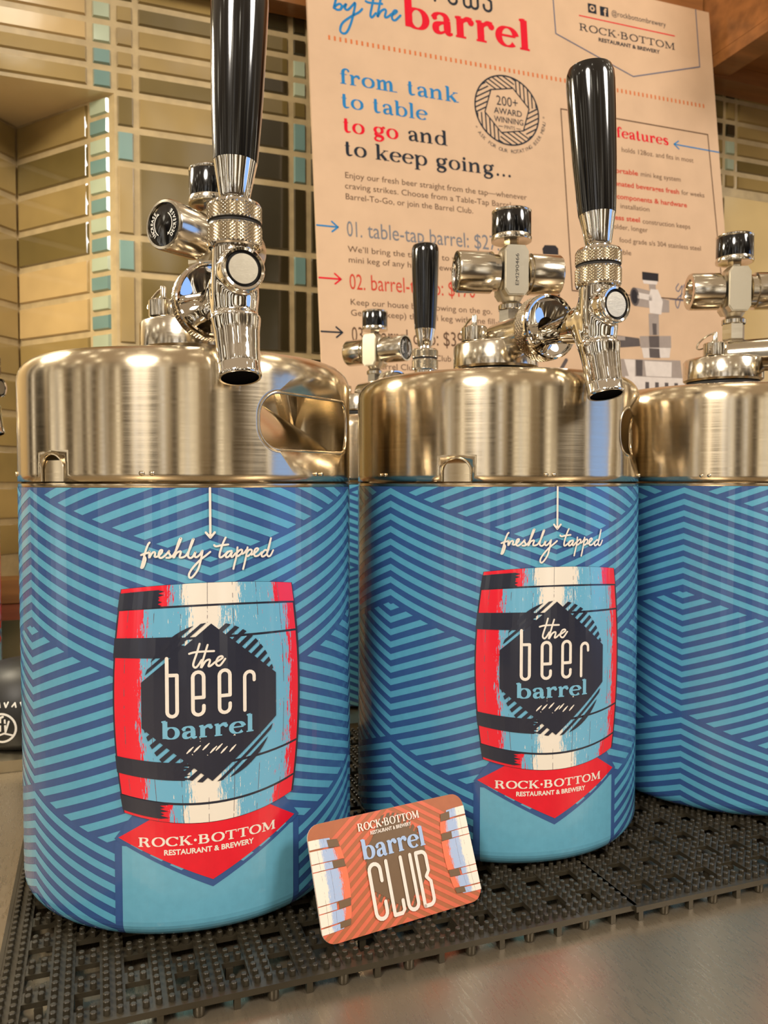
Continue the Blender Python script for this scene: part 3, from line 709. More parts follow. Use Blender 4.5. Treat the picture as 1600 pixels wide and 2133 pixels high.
def make_keg():
    root = empty('mini_keg', (0, 0, 0))
    # body, with the groove under the chime
    b = B()
    foot = [(foot_r(z)-.05, z) for z in (-20.16, -20.03, -19.9, -19.75, -19.6, -19.4)]
    b.solid([(6.9, BASE), (7.6, BASE+.02), (7.85, -20.26)]+foot+[(8.45, -18), (8.45, -.32), (8.49, -.28), (8.49, -.10), (8.40, -.05), (8.30, 0), (8.22, .4), (8.0, 1.0), (7.3, 1.75), (6.2, 2.6), (4.6, 3.6), (3.2, 4.5), (2.4, 5.1), (2.2, 5.4)], steel, n=96)
    for s in (0, pi*R):   # steel tab behind each drain notch
        b.add([cyl(s+x, z, -.10) for z in (0, .95) for x in (-.72, 0, .72)]+[cyl(s+x, 1.02, -.2) for x in (-.6, 0, .6)], [(0, 1, 4, 3), (1, 2, 5, 4), (3, 4, 7, 6), (4, 5, 8, 7)], steel)
    body = b.build('body', root, OFF, sharp=50)
    lb = make_label().build('label', root, OFF, smooth=True, sharp=80)
    rb, holes, notch = rim_surface()
    for h in holes: rb.tube([(x*.993, y*.993, z) for x, y, z in h], .09, steel, 8, closed=True)
    rb.tube([(x*.996, y*.996, z) for x, y, z in notch], .055, steel, 6)
    for c in (-33, 33, 90, -90, 147, -147):   # spot welds
        for d in (-.22, .22):
            s = radians(c)*R+d; p = Vector(cyl(s, .36, .0)); q = p.normalized()
            rb.solid([(.11, -.02), (.10, .015), (.05, .02), (.04, -.005)], steel, T(p) @ RZ(degrees_(s/R)) @ RX(90), 12)
    rim = rb.build('rim', root, OFF, sharp=60)
    md = rim.modifiers.new('sheet', 'SOLIDIFY'); md.thickness = .0010; md.offset = -1; bake(rim)
    # neck and gasket
    b = B(); b.lathe([(2.1, 5.0), (2.1, 5.7), (2.22, 5.72), (2.22, 5.95), (2.05, 6.0), (2.05, 6.15), (2.25, 6.2), (2.25, 6.5), (1.5, 6.52)], fine_steel, n=56); b.build('neck', root, OFF)
    b = B(); b.solid([(2.3, 6.5), (2.42, 6.58), (2.42, 6.76), (2.3, 6.85)], black_rubber, n=56); b.build('gasket', root, OFF)
    # cap
    b = B(); b.solid([(2.45, 6.85), (2.6, 6.98), (2.6, 8.25), (2.48, 8.40), (2.3, 8.45)], fine_steel, n=72)
    cap = b.build('cap', root, OFF, sharp=40)
    # relief valve: front left of the cap (turned per keg)
    b = B(); b.solid([(.74, 8.45), (.76, 8.5), (.76, 9.25), (.70, 9.32), (.4, 9.34)], fine_steel, T((0, -1.75, 0)), 36)
    rv = b.build('relief_valve', root, OFF)
    b = B(); b.solid([(.16, 9.3), (.16, 10.0), (.12, 10.06)], fine_steel, T((0, -1.75, 0)), 16); b.build('pin', rv)
    b = B()
    for o in (0, .07): b.tube([(.62*cos(2*pi*i/40)-.60, -1.75+.12*sin(2*pi*i/40)+o, 9.80+.62*sin(2*pi*i/40)*.62-.32*(cos(2*pi*i/40)-1)*-1+.02) for i in range(40)], .05, fine_steel, 8, closed=True)
    b.build('pull_ring', rv)
    # regulator: post, block, barrel with dial, gauge (its axis points the dial to -y)
    b = B()
    body8 = [(.45, 11.3), (.55, 11.5), (.78, 11.9), (1.02, 12.5), (1.10, 13.3), (1.02, 14.1), (.78, 14.7), (.5, 14.95), (.42, 15.0)]
    b.solid(body8, plate_steel, n=40)
    oc = [(-.55, 11.75), (.55, 11.75), (.80, 12.1), (.80, 14.45), (.55, 14.8), (-.55, 14.8), (-.80, 14.45), (-.80, 12.1)]
    RB = RZ(90)
    b.prism([(x*.96, z) for x, z in oc], -1.06, 1.06, plate_steel, RB)
    b.prism([(x*.86, 13.28+(z-13.28)*.95) for x, z in oc], -1.12, 1.12, plate_steel, RB)
    rg = b.build('regulator', root, OFF, sharp=30)
    b = B(); b.solid([(.60, 8.45), (.60, 9.3), (.35, 9.35), (.35, 9.75), (.68, 9.8), (.76, 9.95), (.76, 11.15), (.68, 11.3), (.42, 11.35)], fine_steel, n=6); b.lathe([(.77, 11.0), (.80, 11.05), (.80, 11.3), (.70, 11.4)], fine_steel, n=32); b.build('hex_nut', rg, sharp=20)
    YA = T((0, 0, 13.3)) @ RX(90)     # lathe axis z -> -y
    b = B(); b.lathe([(.9, .85), (1.12, .95), (1.12, 1.30), (1.28, 1.36), (1.28, 3.45), (1.22, 3.55), (1.10, 3.56), (1.08, 3.46)], fine_steel, YA, 56); b.build('dial_barrel', rg, sharp=40)
    b = B(); b.solid([(1.09, 3.2), (1.09, 3.44), (.9, 3.50), (.01, 3.54)], black_gloss, YA, 48)
    A = Art(b, lambda x, y, l: tuple(YA @ Vector((x, y, 3.56+.003*l))))
    for wd, a_mid, inv in (('INCREASE', 180, 1), ('DECREASE', 0, -1)):
        for i, ch in enumerate(wd):
            a = radians(a_mid-45+90*((7-i) if inv > 0 else i)/7)
            # letters stand on a circle, tops outward
            P = sans(ch, .02); w0 = max(p[0] for q in P for p in q)
            rot = a-inv*pi/2
            for q in P:
                r = []
                for x, y in q:
                    X, Y = (x-w0/2)*.25, (y*.27+.70 if inv > 0 else y*.27-.90)
                    r.append((X*cos(rot)-Y*sin(rot), X*sin(rot)+Y*cos(rot)))
                A.raw(r, print_white, 1)
        pts = [(.62*cos(radians(a_mid-55+11*i)), .62*sin(radians(a_mid-55+11*i))) for i in range(11)]
        A.line(pts, .05, print_white, 1)
        e = pts[0]; A.dot(e[0], e[1], .09, print_white, 1, 3)
    b.build('dial', rg, sharp=60)
    b = B(); b.lathe([(.9, -.85), (1.12, -.95), (1.12, -1.1), (1.27, -1.15), (1.27, -3.0), (1.20, -3.1), (.85, -3.1), (.80, -3.0), (.80, -2.0), (.01, -2.0)], fine_steel, YA, 6*8); b.build('cartridge_socket', rg, sharp=40)
    b = B(); b.solid([(.46, 14.95), (.46, 15.35)], fine_steel, n=6); b.lathe([(.4, 15.36), (.9, 15.33), (1.12, 15.25), (1.25, 15.27), (1.27, 15.42), (1.22, 15.6)], fine_steel, n=56); b.lathe([(1.21, 16.95), (1.24, 17.0), (1.24, 17.1), (1.15, 17.16), (.01, 17.18)], fine_steel, n=56)
    gg = b.build('gauge', rg, sharp=40)
    b = B(); b.lathe([(1.22, 15.58), (1.23, 15.62), (1.23, 16.92), (1.21, 16.96)], black_gloss, n=56); b.build('gauge_band', rg)
    # faucet, spout to -y
    YF = T((0, 0, 8.6)) @ RX(90)
    b = B(); b.solid([(1.06, .3), (1.10, 2.0), (1.12, 4.3)], fine_steel, YF, 48); sh = b.build('shank', root, OFF)
    b = B()
    knurl(b, 1.80, 3.95, 4.85, fine_steel, YF, 100, 9, .022); b.lathe([(1.0, 3.85), (1.55, 3.86), (1.78, 3.95)], fine_steel, YF); b.lathe([(1.80, 4.85), (1.80, 4.98), (1.72, 5.06), (1.62, 5.04), (1.56, 4.9), (1.2, 4.74), (.6, 4.6)], chrome, YF, 64)
    b.v = [(x, y-.45, z) for x, y, z in b.v]; cl = b.build('coupling_nut', root, OFF, sharp=40)
    b = B()      # faucet casting, fused below
    b.solid([(.62, 3.2), (.64, 4.0), (.78, 5.2), (1.0, 6.6), (1.02, 7.9)], chrome, YF, 40)
    b.solid([(.95, 7.6), (1.02, 8.2), (1.0, 9.2), (.96, 10.4)], chrome, T((0, -7.9, 0)), 40)
    b.tube([(0, -7.2, 9.0), (0, -7.5, 8.2), (0, -7.85, 7.4), (0, -8.1, 6.6)], [1.0, 1.02, 1.0, .93], chrome, 32)
    b.solid([(.90, 7.2), (.90, 9.0), (.84, 9.11)], chrome, T((0, 0, 9.15)) @ RX(90), 40)
    b.tube([(0, -8.0, 7.35), (0, -8.12, 6.7), (0, -8.3, 5.9), (0, -8.48, 5.15)], [1.08, .98, .93, .90], chrome, 32)
    b.v = [(x, y-FX, z+FZ) for x, y, z in b.v]; fc = b.build('faucet', root, OFF, sharp=180)
    md = fc.modifiers.new('fuse', 'REMESH'); md.mode = 'VOXEL'; md.voxel_size = .0007; md.use_smooth_shade = True
    md = fc.modifiers.new('flow', 'SMOOTH'); md.iterations = 9; md.factor = .5
    bake(fc); fc.data.materials.clear(); fc.data.materials.append(chrome)
    XS = T((0, -8.48-FX, 5.15+FZ)) @ RX(-14)
    b = B(); b.lathe([(.86, .25), (.90, .1), (.91, -.25), (.93, -.30), (.93, -.40), (.88, -.46), (.80, -.44)], chrome, XS, 48); b.build('spout_lip', fc, sharp=60)
    b = B(); b.lathe([(.81, -.445), (.81, -.36), (.40, -.30), (.01, -.28)], bore_shade, XS, 40); b.build('spout_bore', fc)
    XD = T((0, -FX+.25, 9.15+FZ)) @ RX(90)
    b = B(); b.lathe([(.86, 9.2), (.92, 9.3), (.92, 9.5), (.86, 9.56), (.76, 9.54), (.72, 9.44)], chrome, XD, 48); b.lathe([(.74, 9.42), (.66, 9.40), (.65, 9.47), (.60, 9.5)], dark_groove, XD, 40); b.disc(.62, 9.5, plate_steel, XD, 40); b.build('front_plug', fc, sharp=50)
    VT = T((0, -7.9-FX, FZ))
    b = B(); knurl(b, 1.14, 10.35, 11.2, fine_steel, VT, 84, 12); b.lathe([(.9, 10.25), (1.1, 10.27), (1.14, 10.35)], chrome, VT); b.lathe([(1.14, 11.2), (1.08, 11.26), (1.08, 11.32), (1.14, 11.38)], dark_groove, VT); knurl(b, 1.14, 11.38, 12.05, fine_steel, VT, 84, 9); b.lathe([(1.14, 12.05), (1.08, 12.15), (.6, 12.2), (.55, 12.35), (.55, 12.5)], chrome, VT)
    b.build('knurled_collar', fc, sharp=25)
    # tap handle in its chrome ferrule (pivots at z = 12.4)
    b = B(); b.solid([(.62, .0), (.66, .08), (.78, .75), (.90, 1.4), (.93, 1.52)], chrome, n=48)
    hd = b.build('tap_handle', fc, (0, -.079-FX*.01, .124+FZ*.01), sharp=40)
    b = B(); b.solid([(.94, 1.53), (1.0, 2.4), (1.10, 4.2), (1.19, 6.8), (1.22, 8.2), (1.20, 8.62), (1.10, 8.9), (.9, 9.0)], black_gloss, n=64); b.build('grip', hd, sharp=40)
    return root
def degrees_(a): return a*180/pi
def copy_tree(o, parent=None):
    c = o.copy(); C.objects.link(c)
    if parent: c.parent = parent
    for ch in list(o.children): copy_tree(ch, c)
    return c
KEGS = [   # x, y, label, rim notch, faucet, relief valve, regulator position, dial direction, handle tilts, label text
    (4.85, 43.64, -1.1, -52, 5.5, -55, 112, -51, (0, 2.0), 'large blue mini keg nearest the camera at left, hand hole facing right'),
    (23.32, 43.91, -6, -41.7, 6, -75, 110, -101, (-2.6, -2.2), 'blue mini keg in the middle of the front row, its faucet turned to the right'),
    (40.9, 43.8, 7, -16, 45, -60, 110, 67, (0, 0), 'blue mini keg cut off by the right edge, only striped label showing'),
    (24.7, 74.5, 24, -60, 20, -90, 60, 38, (0, 0), 'rear mini keg seen through the gap between the two front kegs'),
    (-17.6, 87.5, 60, 20, 62, 0, 150, -120, (0, 0), 'mini keg behind the left edge, only its small black tap handle showing'),
]
keg = make_keg()
def dress(root, k, first):
    x, y, la, no, fa, rv, rp, dl, (ta, tb), text = k
    root.location = put(x, y, BASE)
    tag(root, text, 'keg', 'blue mini kegs on the bar')
    for ch in root.children:
        n = ch.name.split('.')[0]
        a = dict(label=la, rim=no, body=no, faucet=fa, shank=fa, coupling_nut=fa, relief_valve=rv, regulator=dl).get(n, 0)
        ch.rotation_euler = (0, 0, radians(a))
        if n == 'regulator':
            ch.location = (.0140*sin(radians(rp)), -.0140*cos(radians(rp)), -BASE*.01-(.003 if y < 43.95 and x < 40 else .005 if 70 < y < 80 else 0))
        if n == 'faucet':
            for g in ch.children:
                if g.name.startswith('tap_handle'): g.rotation_euler = (radians(ta), radians(tb), 0)
roots = [keg]+[copy_tree(keg) for _ in KEGS[1:]]
for i, (r, k) in enumerate(zip(roots, KEGS)): dress(r, k, i == 0)
# serial number engraved on the plate of the middle keg's regulator
rg = [c for c in roots[1].children if c.name.startswith('regulator')][0]
b = B(); A = Art(b, lambda x, y, l: (1.125+.002*l, x, y))
A.text('EM290466', .10, 12.35, .22, dark_groove, 1, x1=1.95+.1, rot=0)
# turn the row of characters upright along the plate
b.v = [(x, -(z-12.35)+.12, 12.3+(y-.1)) for x, y, z in b.v]
b.build('engraving', rg, smooth=False)

# ================================================================ RUBBER MATS
mat_m = mat('black_rubber_mat', (50, 45, 34), .34, 0, 0, .6); noise_on(mat_m, 50, .25); noise_on(mat_m, 80, .10, 'Roughness')
def make_mat(nx, ny, x0, y0, name):
    """studded bar mat: double ribs, cross bridges, square drain holes, short feet; corner at x0, y0"""
    b = B(); P = 1.95; w = .97; z0, z1 = -20.78, -20.55; nub = -20.30
    X1, Y1 = nx*P+w, ny*P+w
    vs = []
    def slab(a0, b0, a1, b1, zt=z1): b.box((x0+a0, y0+b0, z0), (x0+a1, y0+b1, zt), mat_m)
    def stud(px, py, r=.14):
        n = 7; o = [(x0+px+q*sin(2*pi*i/n), y0+py+q*cos(2*pi*i/n), z) for q, z in ((r, z1-.01), (r*.92, nub-.03), (r*.7, nub)) for i in range(n)]
        f = [[j*n+(i+1) % n, j*n+i, (j+1)*n+i, (j+1)*n+(i+1) % n] for j in range(2) for i in range(n)]+[[2*n+i for i in range(n)][::-1]]
        b.add(o, f, mat_m)
    for i in range(nx+1):
        slab(i*P, 0, i*P+w, Y1)
        m = int(Y1/.48)
        for j in range(m):
            for dx in (.24, .73): stud(i*P+dx, .22+j*(Y1-.4)/(m-1))
    for i in range(nx):
        for j in range(ny+1):
            slab(i*P+w+.001, j*P, (i+1)*P-.001, j*P+w-.2, z1-.02)
            for dx in (.25, .73):
                for dy in (.18, .62): stud(i*P+w+dx, j*P+dy)
    # solid front and side lips
    b.box((x0-.18, y0-.22, z0-.02), (x0+X1+.18, y0-.001, z1+.02), mat_m); b.box((x0-.18, y0, z0-.02), (x0-.001, y0+Y1, z1+.02), mat_m)
    b.box((x0+X1+.001, y0, z0-.02), (x0+X1+.18, y0+Y1, z1+.02), mat_m)
    k = 0; a = .1
    while a < X1:      # feet along the front and further in
        if k % 2: b.solid([(.20, -21.24), (.24, -21.15), (.24, z0)], mat_m, T((x0+a, y0-.0, 0)), 12)
        else: b.box((x0+a-.13, y0-.2, -21.24), (x0+a+.13, y0+.1, z0), mat_m)
        for yy in range(2, int(Y1), 5): b.box((x0+a-.15, y0+yy-.15, -21.24), (x0+a+.15, y0+yy+.15, z0), mat_m)
        a += 1.5; k += 1
    yy = 1.2
    while yy < Y1: b.box((x0-.15, y0+yy-.13, -21.24), (x0+.12, y0+yy+.13, z0), mat_m); yy += 1.6
    return b.build(name, at_eye=True, sharp=40)
tag(make_mat(14, 15, -4.0, 31.45, 'bar_mat'), 'black studded rubber mat under the two front kegs and the card', 'mat', 'black rubber bar mats')
tag(make_mat(16, 15, 24.45, 31.25, 'bar_mat.001'), 'black studded rubber mat on the right, under the keg cut off by the frame', 'mat', 'black rubber bar mats')

# ================================================================ CLUB CARD
c_orange = mat('card_orange', (206, 100, 70), .4, 0, .15); c_brown = mat('card_brown', (166, 95, 58), .4, 0, .15)
c_olive = mat('card_olive', (108, 84, 58), .4, 0, .15); c_white = mat('card_white', (226, 216, 206), .4, 0, .15); c_blue = mat('card_blue', (160, 184, 220), .4, 0, .15)
for m in (c_orange, c_brown, c_olive, c_white, c_blue): noise_on(m, 300, .06)
c_barrel = barrel_paint('card_barrel', (232, 118, 86), (164, 184, 218), (232, 224, 210), [(-1, 'c'), (.36, 'b'), (.76, 'r')])
c_edge = mat('card_edge', (230, 220, 205), .5); noise_on(c_edge, 100, .05)
def make_card():
    CW, CH = 8.47, 5.0; b = B()
    p0 = Vector((9.09, 32.62, -20.30)); wd = Vector((.989, .1476, 0)).normalized(); nn = Vector((-wd.y, wd.x, 0)); la = radians(24)
    hd = Vector((0, 0, 1))*cos(la)+nn*sin(la); fr = wd.cross(hd)
    if fr.y > 0: fr = -fr
    org = (p0+wd*CW/2)
    def mp(x, y, l): return tuple(p0+wd*x+hd*y+fr*(.011*l)-org)
    A = Art(b, mp)
    def rr(x0, y0, x1, y1, r):
        o = []
        for cx, cy, a0 in ((x1-r, y1-r, 0), (x0+r, y1-r, 90), (x0+r, y0+r, 180), (x1-r, y0+r, 270)):
            o += [(cx+r*cos(radians(a0+15*i)), cy+r*sin(radians(a0+15*i))) for i in range(7)]
        return o
    base = rr(0, 0, CW, CH, .62)
    A.raw(base, c_brown, 0)
    n = len(base)   # edge and back
    b.add([mp(x, y, 0) for x, y in base]+[mp(x, y, -7) for x, y in base], [[i, n+i, n+(i+1) % n, (i+1) % n] for i in range(n)]+[list(range(n, 2*n))[::-1]], c_edge)
    # radiating stripes, four quarters of chevrons
    cx, cy = CW/2, CH/2+.1
    for q, (ax, ay) in enumerate(((1, 1), (-1, 1), (-1, -1), (1, -1))):
        reg = clip(clip(base, -ax, 0, -ax*cx), 0, -ay, -ay*cy)
        k = -9
        while k < 9:
            a, c = (.55*ax*(1 if ay > 0 else -1), .83)
            if ay < 0: a = -.55*ax*-1
            s = clip(reg, a, c, k*.36+.18+a*cx+c*cy); s = clip(s, -a, -c, -(k*.36)-a*cx-c*cy) if s else s
            if s: A.poly(s, c_orange, 1)
            k += 1
    ov = [(cx+1.62*cos(2*pi*i/60), cy+2.2*sin(2*pi*i/60)) for i in range(60)]
    A.poly([(cx-1.55, cy-.85), (cx, cy-2.0), (cx+1.55, cy-.85), (cx+1.55, cy+.85), (cx, cy+2.1), (cx-1.55, cy+.85)], c_olive, 3)
    k = -1.6
    while k < 1.6:
        s = clip(ov, .8, -.6, .8*cx-.6*cy+k+.13); s = clip(s, -.8, .6, -.8*cx+.6*cy-k) if s else s
        if s: A.poly(s, c_olive, 2)
        k += .24
    # half barrels at both ends
    for sg in (-1, 1):
        ex = 0 if sg < 0 else CW
        def bp(u, w): hw = 1.42+.26*(1-(2*w-1)**2); return (ex-sg*u*hw, .55+3.72*(1-w)+(.09-.18*w)*(1-u*u))
        def patch(w0, w1, m, l, u1=1.0, nu=8):
            vs = []; uv = []; nw = 4
            for j in range(nw+1):
                for i in range(nu+1):
                    u = u1*i/nu; w = w0+(w1-w0)*j/nw; vs.append(mp(*bp(u, w), l)); uv.append((u, w*3))
            fs = [[j*(nu+1)+i, (j+1)*(nu+1)+i, (j+1)*(nu+1)+i+1, j*(nu+1)+i+1] for j in range(nw) for i in range(nu)]
            if sg > 0: fs = [f[::-1] for f in fs]
            b.add(vs, fs, m, None, uv)
        patch(0, .10, c_barrel, 3, .75); patch(.12, .255, c_barrel, 3); patch(.265, .34, c_barrel, 3, .62); patch(.35, .70, c_barrel, 3); patch(.71, .78, c_barrel, 3, .55); patch(.79, .92, c_barrel, 3); patch(.935, 1.0, c_barrel, 3, .75)
        for w0, w1 in ((.02, .11), (.262, .345), (.705, .785), (.925, .99)): 
            q = [bp(.62, w1), bp(.98, w1), bp(.98, w0), bp(.62, w0)]; A.raw(q, c_olive, 4)
    rock_bottom(A, cx-1.72, 4.28, cx+1.62, .34, c_white, 6, .17, True, cx-1.12, cx+1.1, 4.03, .16, bold=.03)
    A.serif('barrel', cx-1.72, 3.02, cx+1.72, .58, c_blue, 6, .165, .04)
    w = .17
    def bend(x, y, r, a0, a1): return [(x+r*cos(radians(a0+(a1-a0)*i/8)), y+r*sin(radians(a0+(a1-a0)*i/8))) for i in range(9)]
    L = lambda pts: A.line(pts, w, c_white, 6)
    L([(-.96+cx, 2.0), (-.96+cx, 2.48)]+bend(cx-1.24, 2.48, .28, 0, 180)+[(cx-1.52, .72)]+bend(cx-1.24, .72, .28, 180, 360)+[(cx-.96, 1.1)])
    L([(cx-.60, 2.76), (cx-.60, .44), (cx-.2, .44), (cx-.08, .56), (cx-.08, .95)])
    L([(cx+.18, 2.76), (cx+.18, .70)]+bend(cx+.44, .70, .26, 180, 360)+[(cx+.70, 2.76)])
    L([(cx+1.02, .44), (cx+1.02, 2.76), (cx+1.3, 2.76)]+bend(cx+1.3, 2.52, .24, 90, 0)+[(cx+1.54, 1.9), (cx+1.36, 1.66), (cx+1.56, 1.42), (cx+1.56, .72)]+bend(cx+1.3, .70, .26, 0, -90)+[(cx+1.02, .44)])
    o = b.build('club_card', loc=put(*org), smooth=False)
    return tag(o, 'orange and brown gift card leaning between the two front kegs on the mat', 'card')
make_card()

# ================================================================ KRAFT SIGN
kraft = mat('kraft_board', (198, 167, 136), .6, spec=.2); noise_on(kraft, 28, .07, detail=8); bump_on(kraft, 500, .15)
k_edge = mat('board_edge', (222, 190, 158), .6); noise_on(k_edge, 60, .05)
s_blue = mat('sign_blue', (38, 118, 172), .5, spec=.08); s_red = mat('sign_red', (206, 16, 40), .5, spec=.08); s_navy = mat('sign_navy', (32, 38, 48), .5, spec=.08)
s_ora = mat('sign_orange', (196, 108, 60), .5, spec=.08); s_brown = mat('sign_body_text', (92, 68, 50), .5, spec=.08); s_grey = mat('sign_grey', (112, 114, 120), .5, spec=.08)
s_line = mat('sign_slate', (86, 94, 116), .5, spec=.08); s_tan = mat('sign_soft_red', (188, 62, 44), .5, spec=.08)
a_black = mat('picture_black', (44, 40, 42), .5, spec=.08); a_dark = mat('picture_dark_grey', (88, 80, 78), .5, spec=.08); a_mid = mat('picture_grey', (152, 140, 132), .5, spec=.08); a_light = mat('picture_light_grey', (206, 196, 188), .5, spec=.08)
for m in (s_blue, s_red, s_navy, s_ora, s_brown, s_grey, s_line, s_tan, a_black, a_dark, a_mid, a_light): noise_on(m, 120, .08)
def make_sign():
    b = B(); P0 = Vector((45, 91, 25)); U = Vector((.99991, -.00909, .0097)); V = Vector((-.00865, .10855, .99405)).normalized()
    U = (U-V*U.dot(V)).normalized(); N = U.cross(V)
    if N.y > 0: N = -N
    base = P0+U*10+V*-45.2
    mp = lambda x, y, l: tuple(P0+U*x+V*y+N*(.016*l)-base)
    A = Art(b, mp)
    x0, x1, y0, y1 = -20.05, 40.75, -45.2, 43.55
    A.rect(x0, y0, x1, y1, kraft, 0)
    q = [(x0, y0), (x1, y0), (x1, y1), (x0, y1)]
    b.add([mp(*p, 0) for p in q]+[mp(*p, -34) for p in q], [[i, 4+i, 4+(i+1) % 4, (i+1) % 4] for i in range(4)]+[[7, 6, 5, 4]], k_edge)
    l = 1
    A.hand(BY, .30, s_blue, l)
    A.serif('barrel', -7.75, 32.25, 10.6, 2.75, s_red, l, .165, .04)
    # bottoms of the tall single-line word above
    W = .34; y = 36.55
    def bend(x, yy, r, a0, a1): return [(x+r*cos(radians(a0+(a1-a0)*i/8)), yy+r*sin(radians(a0+(a1-a0)*i/8))) for i in range(9)]
    L = lambda pts: A.line(pts, W, s_navy, l)
    L([(-5.6, 42), (-5.6, y+.6)]+bend(-4.95, y+.6, .6, 180, 360)+[(-4.35, 39.6), (-5.6, 39.6)])
    L([(-3.2, y), (-3.2, 39.2)]+bend(-2.6, 39.2, .6, 180, 40))
    L([(-1.25, 38.4), (-.1, 38.4), (-.1, 39.4)]+bend(-.7, 39.4, .58, 0, 180)+[(-1.28, y+.6)]+bend(-.7, y+.6, .58, 180, 360))
    L([(.9, 40), (.9, y+.5)]+bend(1.4, y+.5, .5, 180, 360)+[(1.9, 39), (1.9, y+.5)]+bend(2.4, y+.5, .5, 180, 360)+[(2.9, 40)])
    L([(3.75, y+.8)]+bend(4.3, y+.6, .55, 180, 360)+[(4.85, 38), (3.8, 38.6), (3.8, 40)])
    for i in range(81): A.rect(-17.6+i*.70, 28.72, -17.6+i*.70+.24, 29.3, s_ora, l)
    t = dict(thick=.135, thin=.03)
    A.serif('from tank', -16.5, 23.45, -.55, 1.28, s_blue, l, **t)
    A.serif('to table', -16.4, 20.45, -5.0, 1.28, s_blue, l, **t)
    A.serif('to go', -16.3, 17.4, -9.0, 1.28, s_red, l, .145, .035); A.serif('and', -7.9, 17.5, -2.35, 1.28, s_navy, l, **t)
    A.serif('to keep going...', -16.25, 14.5, 6.6, 1.28, s_navy, l, **t)
    tx = lambda s, x, yy, xe, m=s_brown, h=.78, bold=0: A.text(s, x, yy, h, m, l, x1=xe, bold=bold)
    tx('Enjoy our fresh beer straight from the tap\u2014whenever', -16.3, 11.7, 8.5)
    tx('craving strikes. Choose from a Table-Tap Barrel, a', -16.35, 10.38, 7.2)
    tx('Barrel-To-Go, or join the Barrel Club.', -16.35, 9.05, .6)
    tx('01.', -16.35, 4.5, -14.4, s_grey, 2.0); tx('table-tap barrel: $27.50', -13.7, 4.55, 6.2, s_grey, 2.0)
    tx('We\u2019ll bring the table tap to you: a', -16.3, 2.6, .2); tx('mini keg of any house brewed beer', -16.3, 1.3, .6)
    tx('02.', -16.3, -1.95, -14.3, s_tan, 2.0); tx('barrel-to-go: $170', -13.65, -1.9, .3, s_tan, 2.0)
    tx('Keep our house brew flowing on the go.', -16.3, -3.85, 2.5); tx('Get (and keep) the mini keg with one fill-up', -16.3, -5.15, 4.4)
    tx('03.', -16.3, -8.3, -14.5, s_brown, 1.9); tx('barrel club: $39', -13.5, -8.25, -1.7, s_brown, 1.9)
    tx('of Barrel Club', -9.9, -10.2, -3.5); tx('Barrel Club.', -13.4, -11.5, -7.9)
    for yy, m, xe in ((5.5, s_blue, -17.4), (-.83, s_red, -17.3), (-7.27, s_navy, -17.4)):
        A.line([(x0+.05, yy), (xe, yy)], .2, m, l); A.line([(xe-.75, yy+.62), (xe, yy), (xe-.75, yy-.62)], .2, m, l)
    # round badge
    cx, cy, r = 6.35, 23.5, 4.65
    A.line([(cx+r*cos(2*pi*i/64), cy+r*sin(2*pi*i/64)) for i in range(64)], .2, s_navy, l, True)
    hexa = [(cx+3.35*cos(radians(a)), cy+3.3*sin(radians(a))) for a in range(72, 432, 60)]
    A.line(hexa, .16, s_navy, l, True)
    ring = [(cx+r*cos(2*pi*i/48), cy+r*sin(2*pi*i/48)) for i in range(48)]
    for i in range(6):
        p, q2 = hexa[i], hexa[(i+1) % 6]; dx, dy = q2[0]-p[0], q2[1]-p[1]; Ln = hypot(dx, dy); dx /= Ln; dy /= Ln; ox, oy = dy, -dx
        if ox*(p[0]-cx)+oy*(p[1]-cy) < 0: ox, oy = -ox, -oy
        seg = clip(ring, -ox, -oy, -(ox*p[0]+oy*p[1]))
        # wedge beyond this side, from the centre through its two ends
        for (e, sgn) in ((p, 1), (q2, -1)):
            ex, ey = e[0]-cx, e[1]-cy; nx_, ny_ = -ey, ex
            if nx_*((p[0]+q2[0])/2-cx)+ny_*((p[1]+q2[1])/2-cy) < 0: nx_, ny_ = -nx_, -ny_
            seg = clip(seg, -nx_, -ny_, -(nx_*cx+ny_*cy)) if seg else seg
        if not seg: continue
        ca, sa = (dx*.75+ox*.66), (dy*.75+oy*.66); bx, by_ = -sa, ca
        k = -5.
        while k < 5:
            s = clip(seg, bx, by_, k+.18+bx*cx+by_*cy); s = clip(s, -bx, -by_, -k-bx*cx-by_*cy) if s else s
            if s: A.poly(s, s_navy, l)
            k += .56
    A.text('200+', cx+.02, cy+.55, 1.35, s_navy, l, align='c', xs=.85); A.text('AWARD', cx+.1, cy-.62, .85, s_navy, l, align='c', xs=.95, bold=.01)
    A.text('WINNING', cx+.15, cy-1.75, .8, s_navy, l, align='c', xs=.85, bold=.01); A.text('PINTS', cx+.2, cy-2.55, .5, s_navy, l, align='c', xs=.9)
    A.line([(cx-1.4, cy-2.3), (cx-.8, cy-2.3)], .08, s_navy, l); A.line([(cx+1.2, cy-2.3), (cx+1.8, cy-2.3)], .08, s_navy, l)
    ring_t = '* ASK FOR OUR ROTATING BEER MENU *'
    for i, ch in enumerate(ring_t):
        if ch == ' ': continue
        a = radians(212+(358-212)*i/(len(ring_t)-1)); A.text(ch, cx+5.75*cos(a), cy+5.75*sin(a), .5, s_navy, l, align='c', rot=a+pi/2)
    # pentagon crest
    A.line([(14.28, 43.5), (14.43, 35.45), (26.6, 31.45), (38.35, 34.86), (38.35, 43.5)], .16, s_line, l)
    def sq(x, y, w):
        A.poly([(x+w/2*cos(radians(a+d))*1.0+(w*.22)*(1 if ca > 0 else -1)*0, y) for a, d, ca in ()] or [(x-w/2, y-w/2), (x+w/2, y-w/2), (x+w/2, y+w/2), (x-w/2, y+w/2)], s_navy, l)
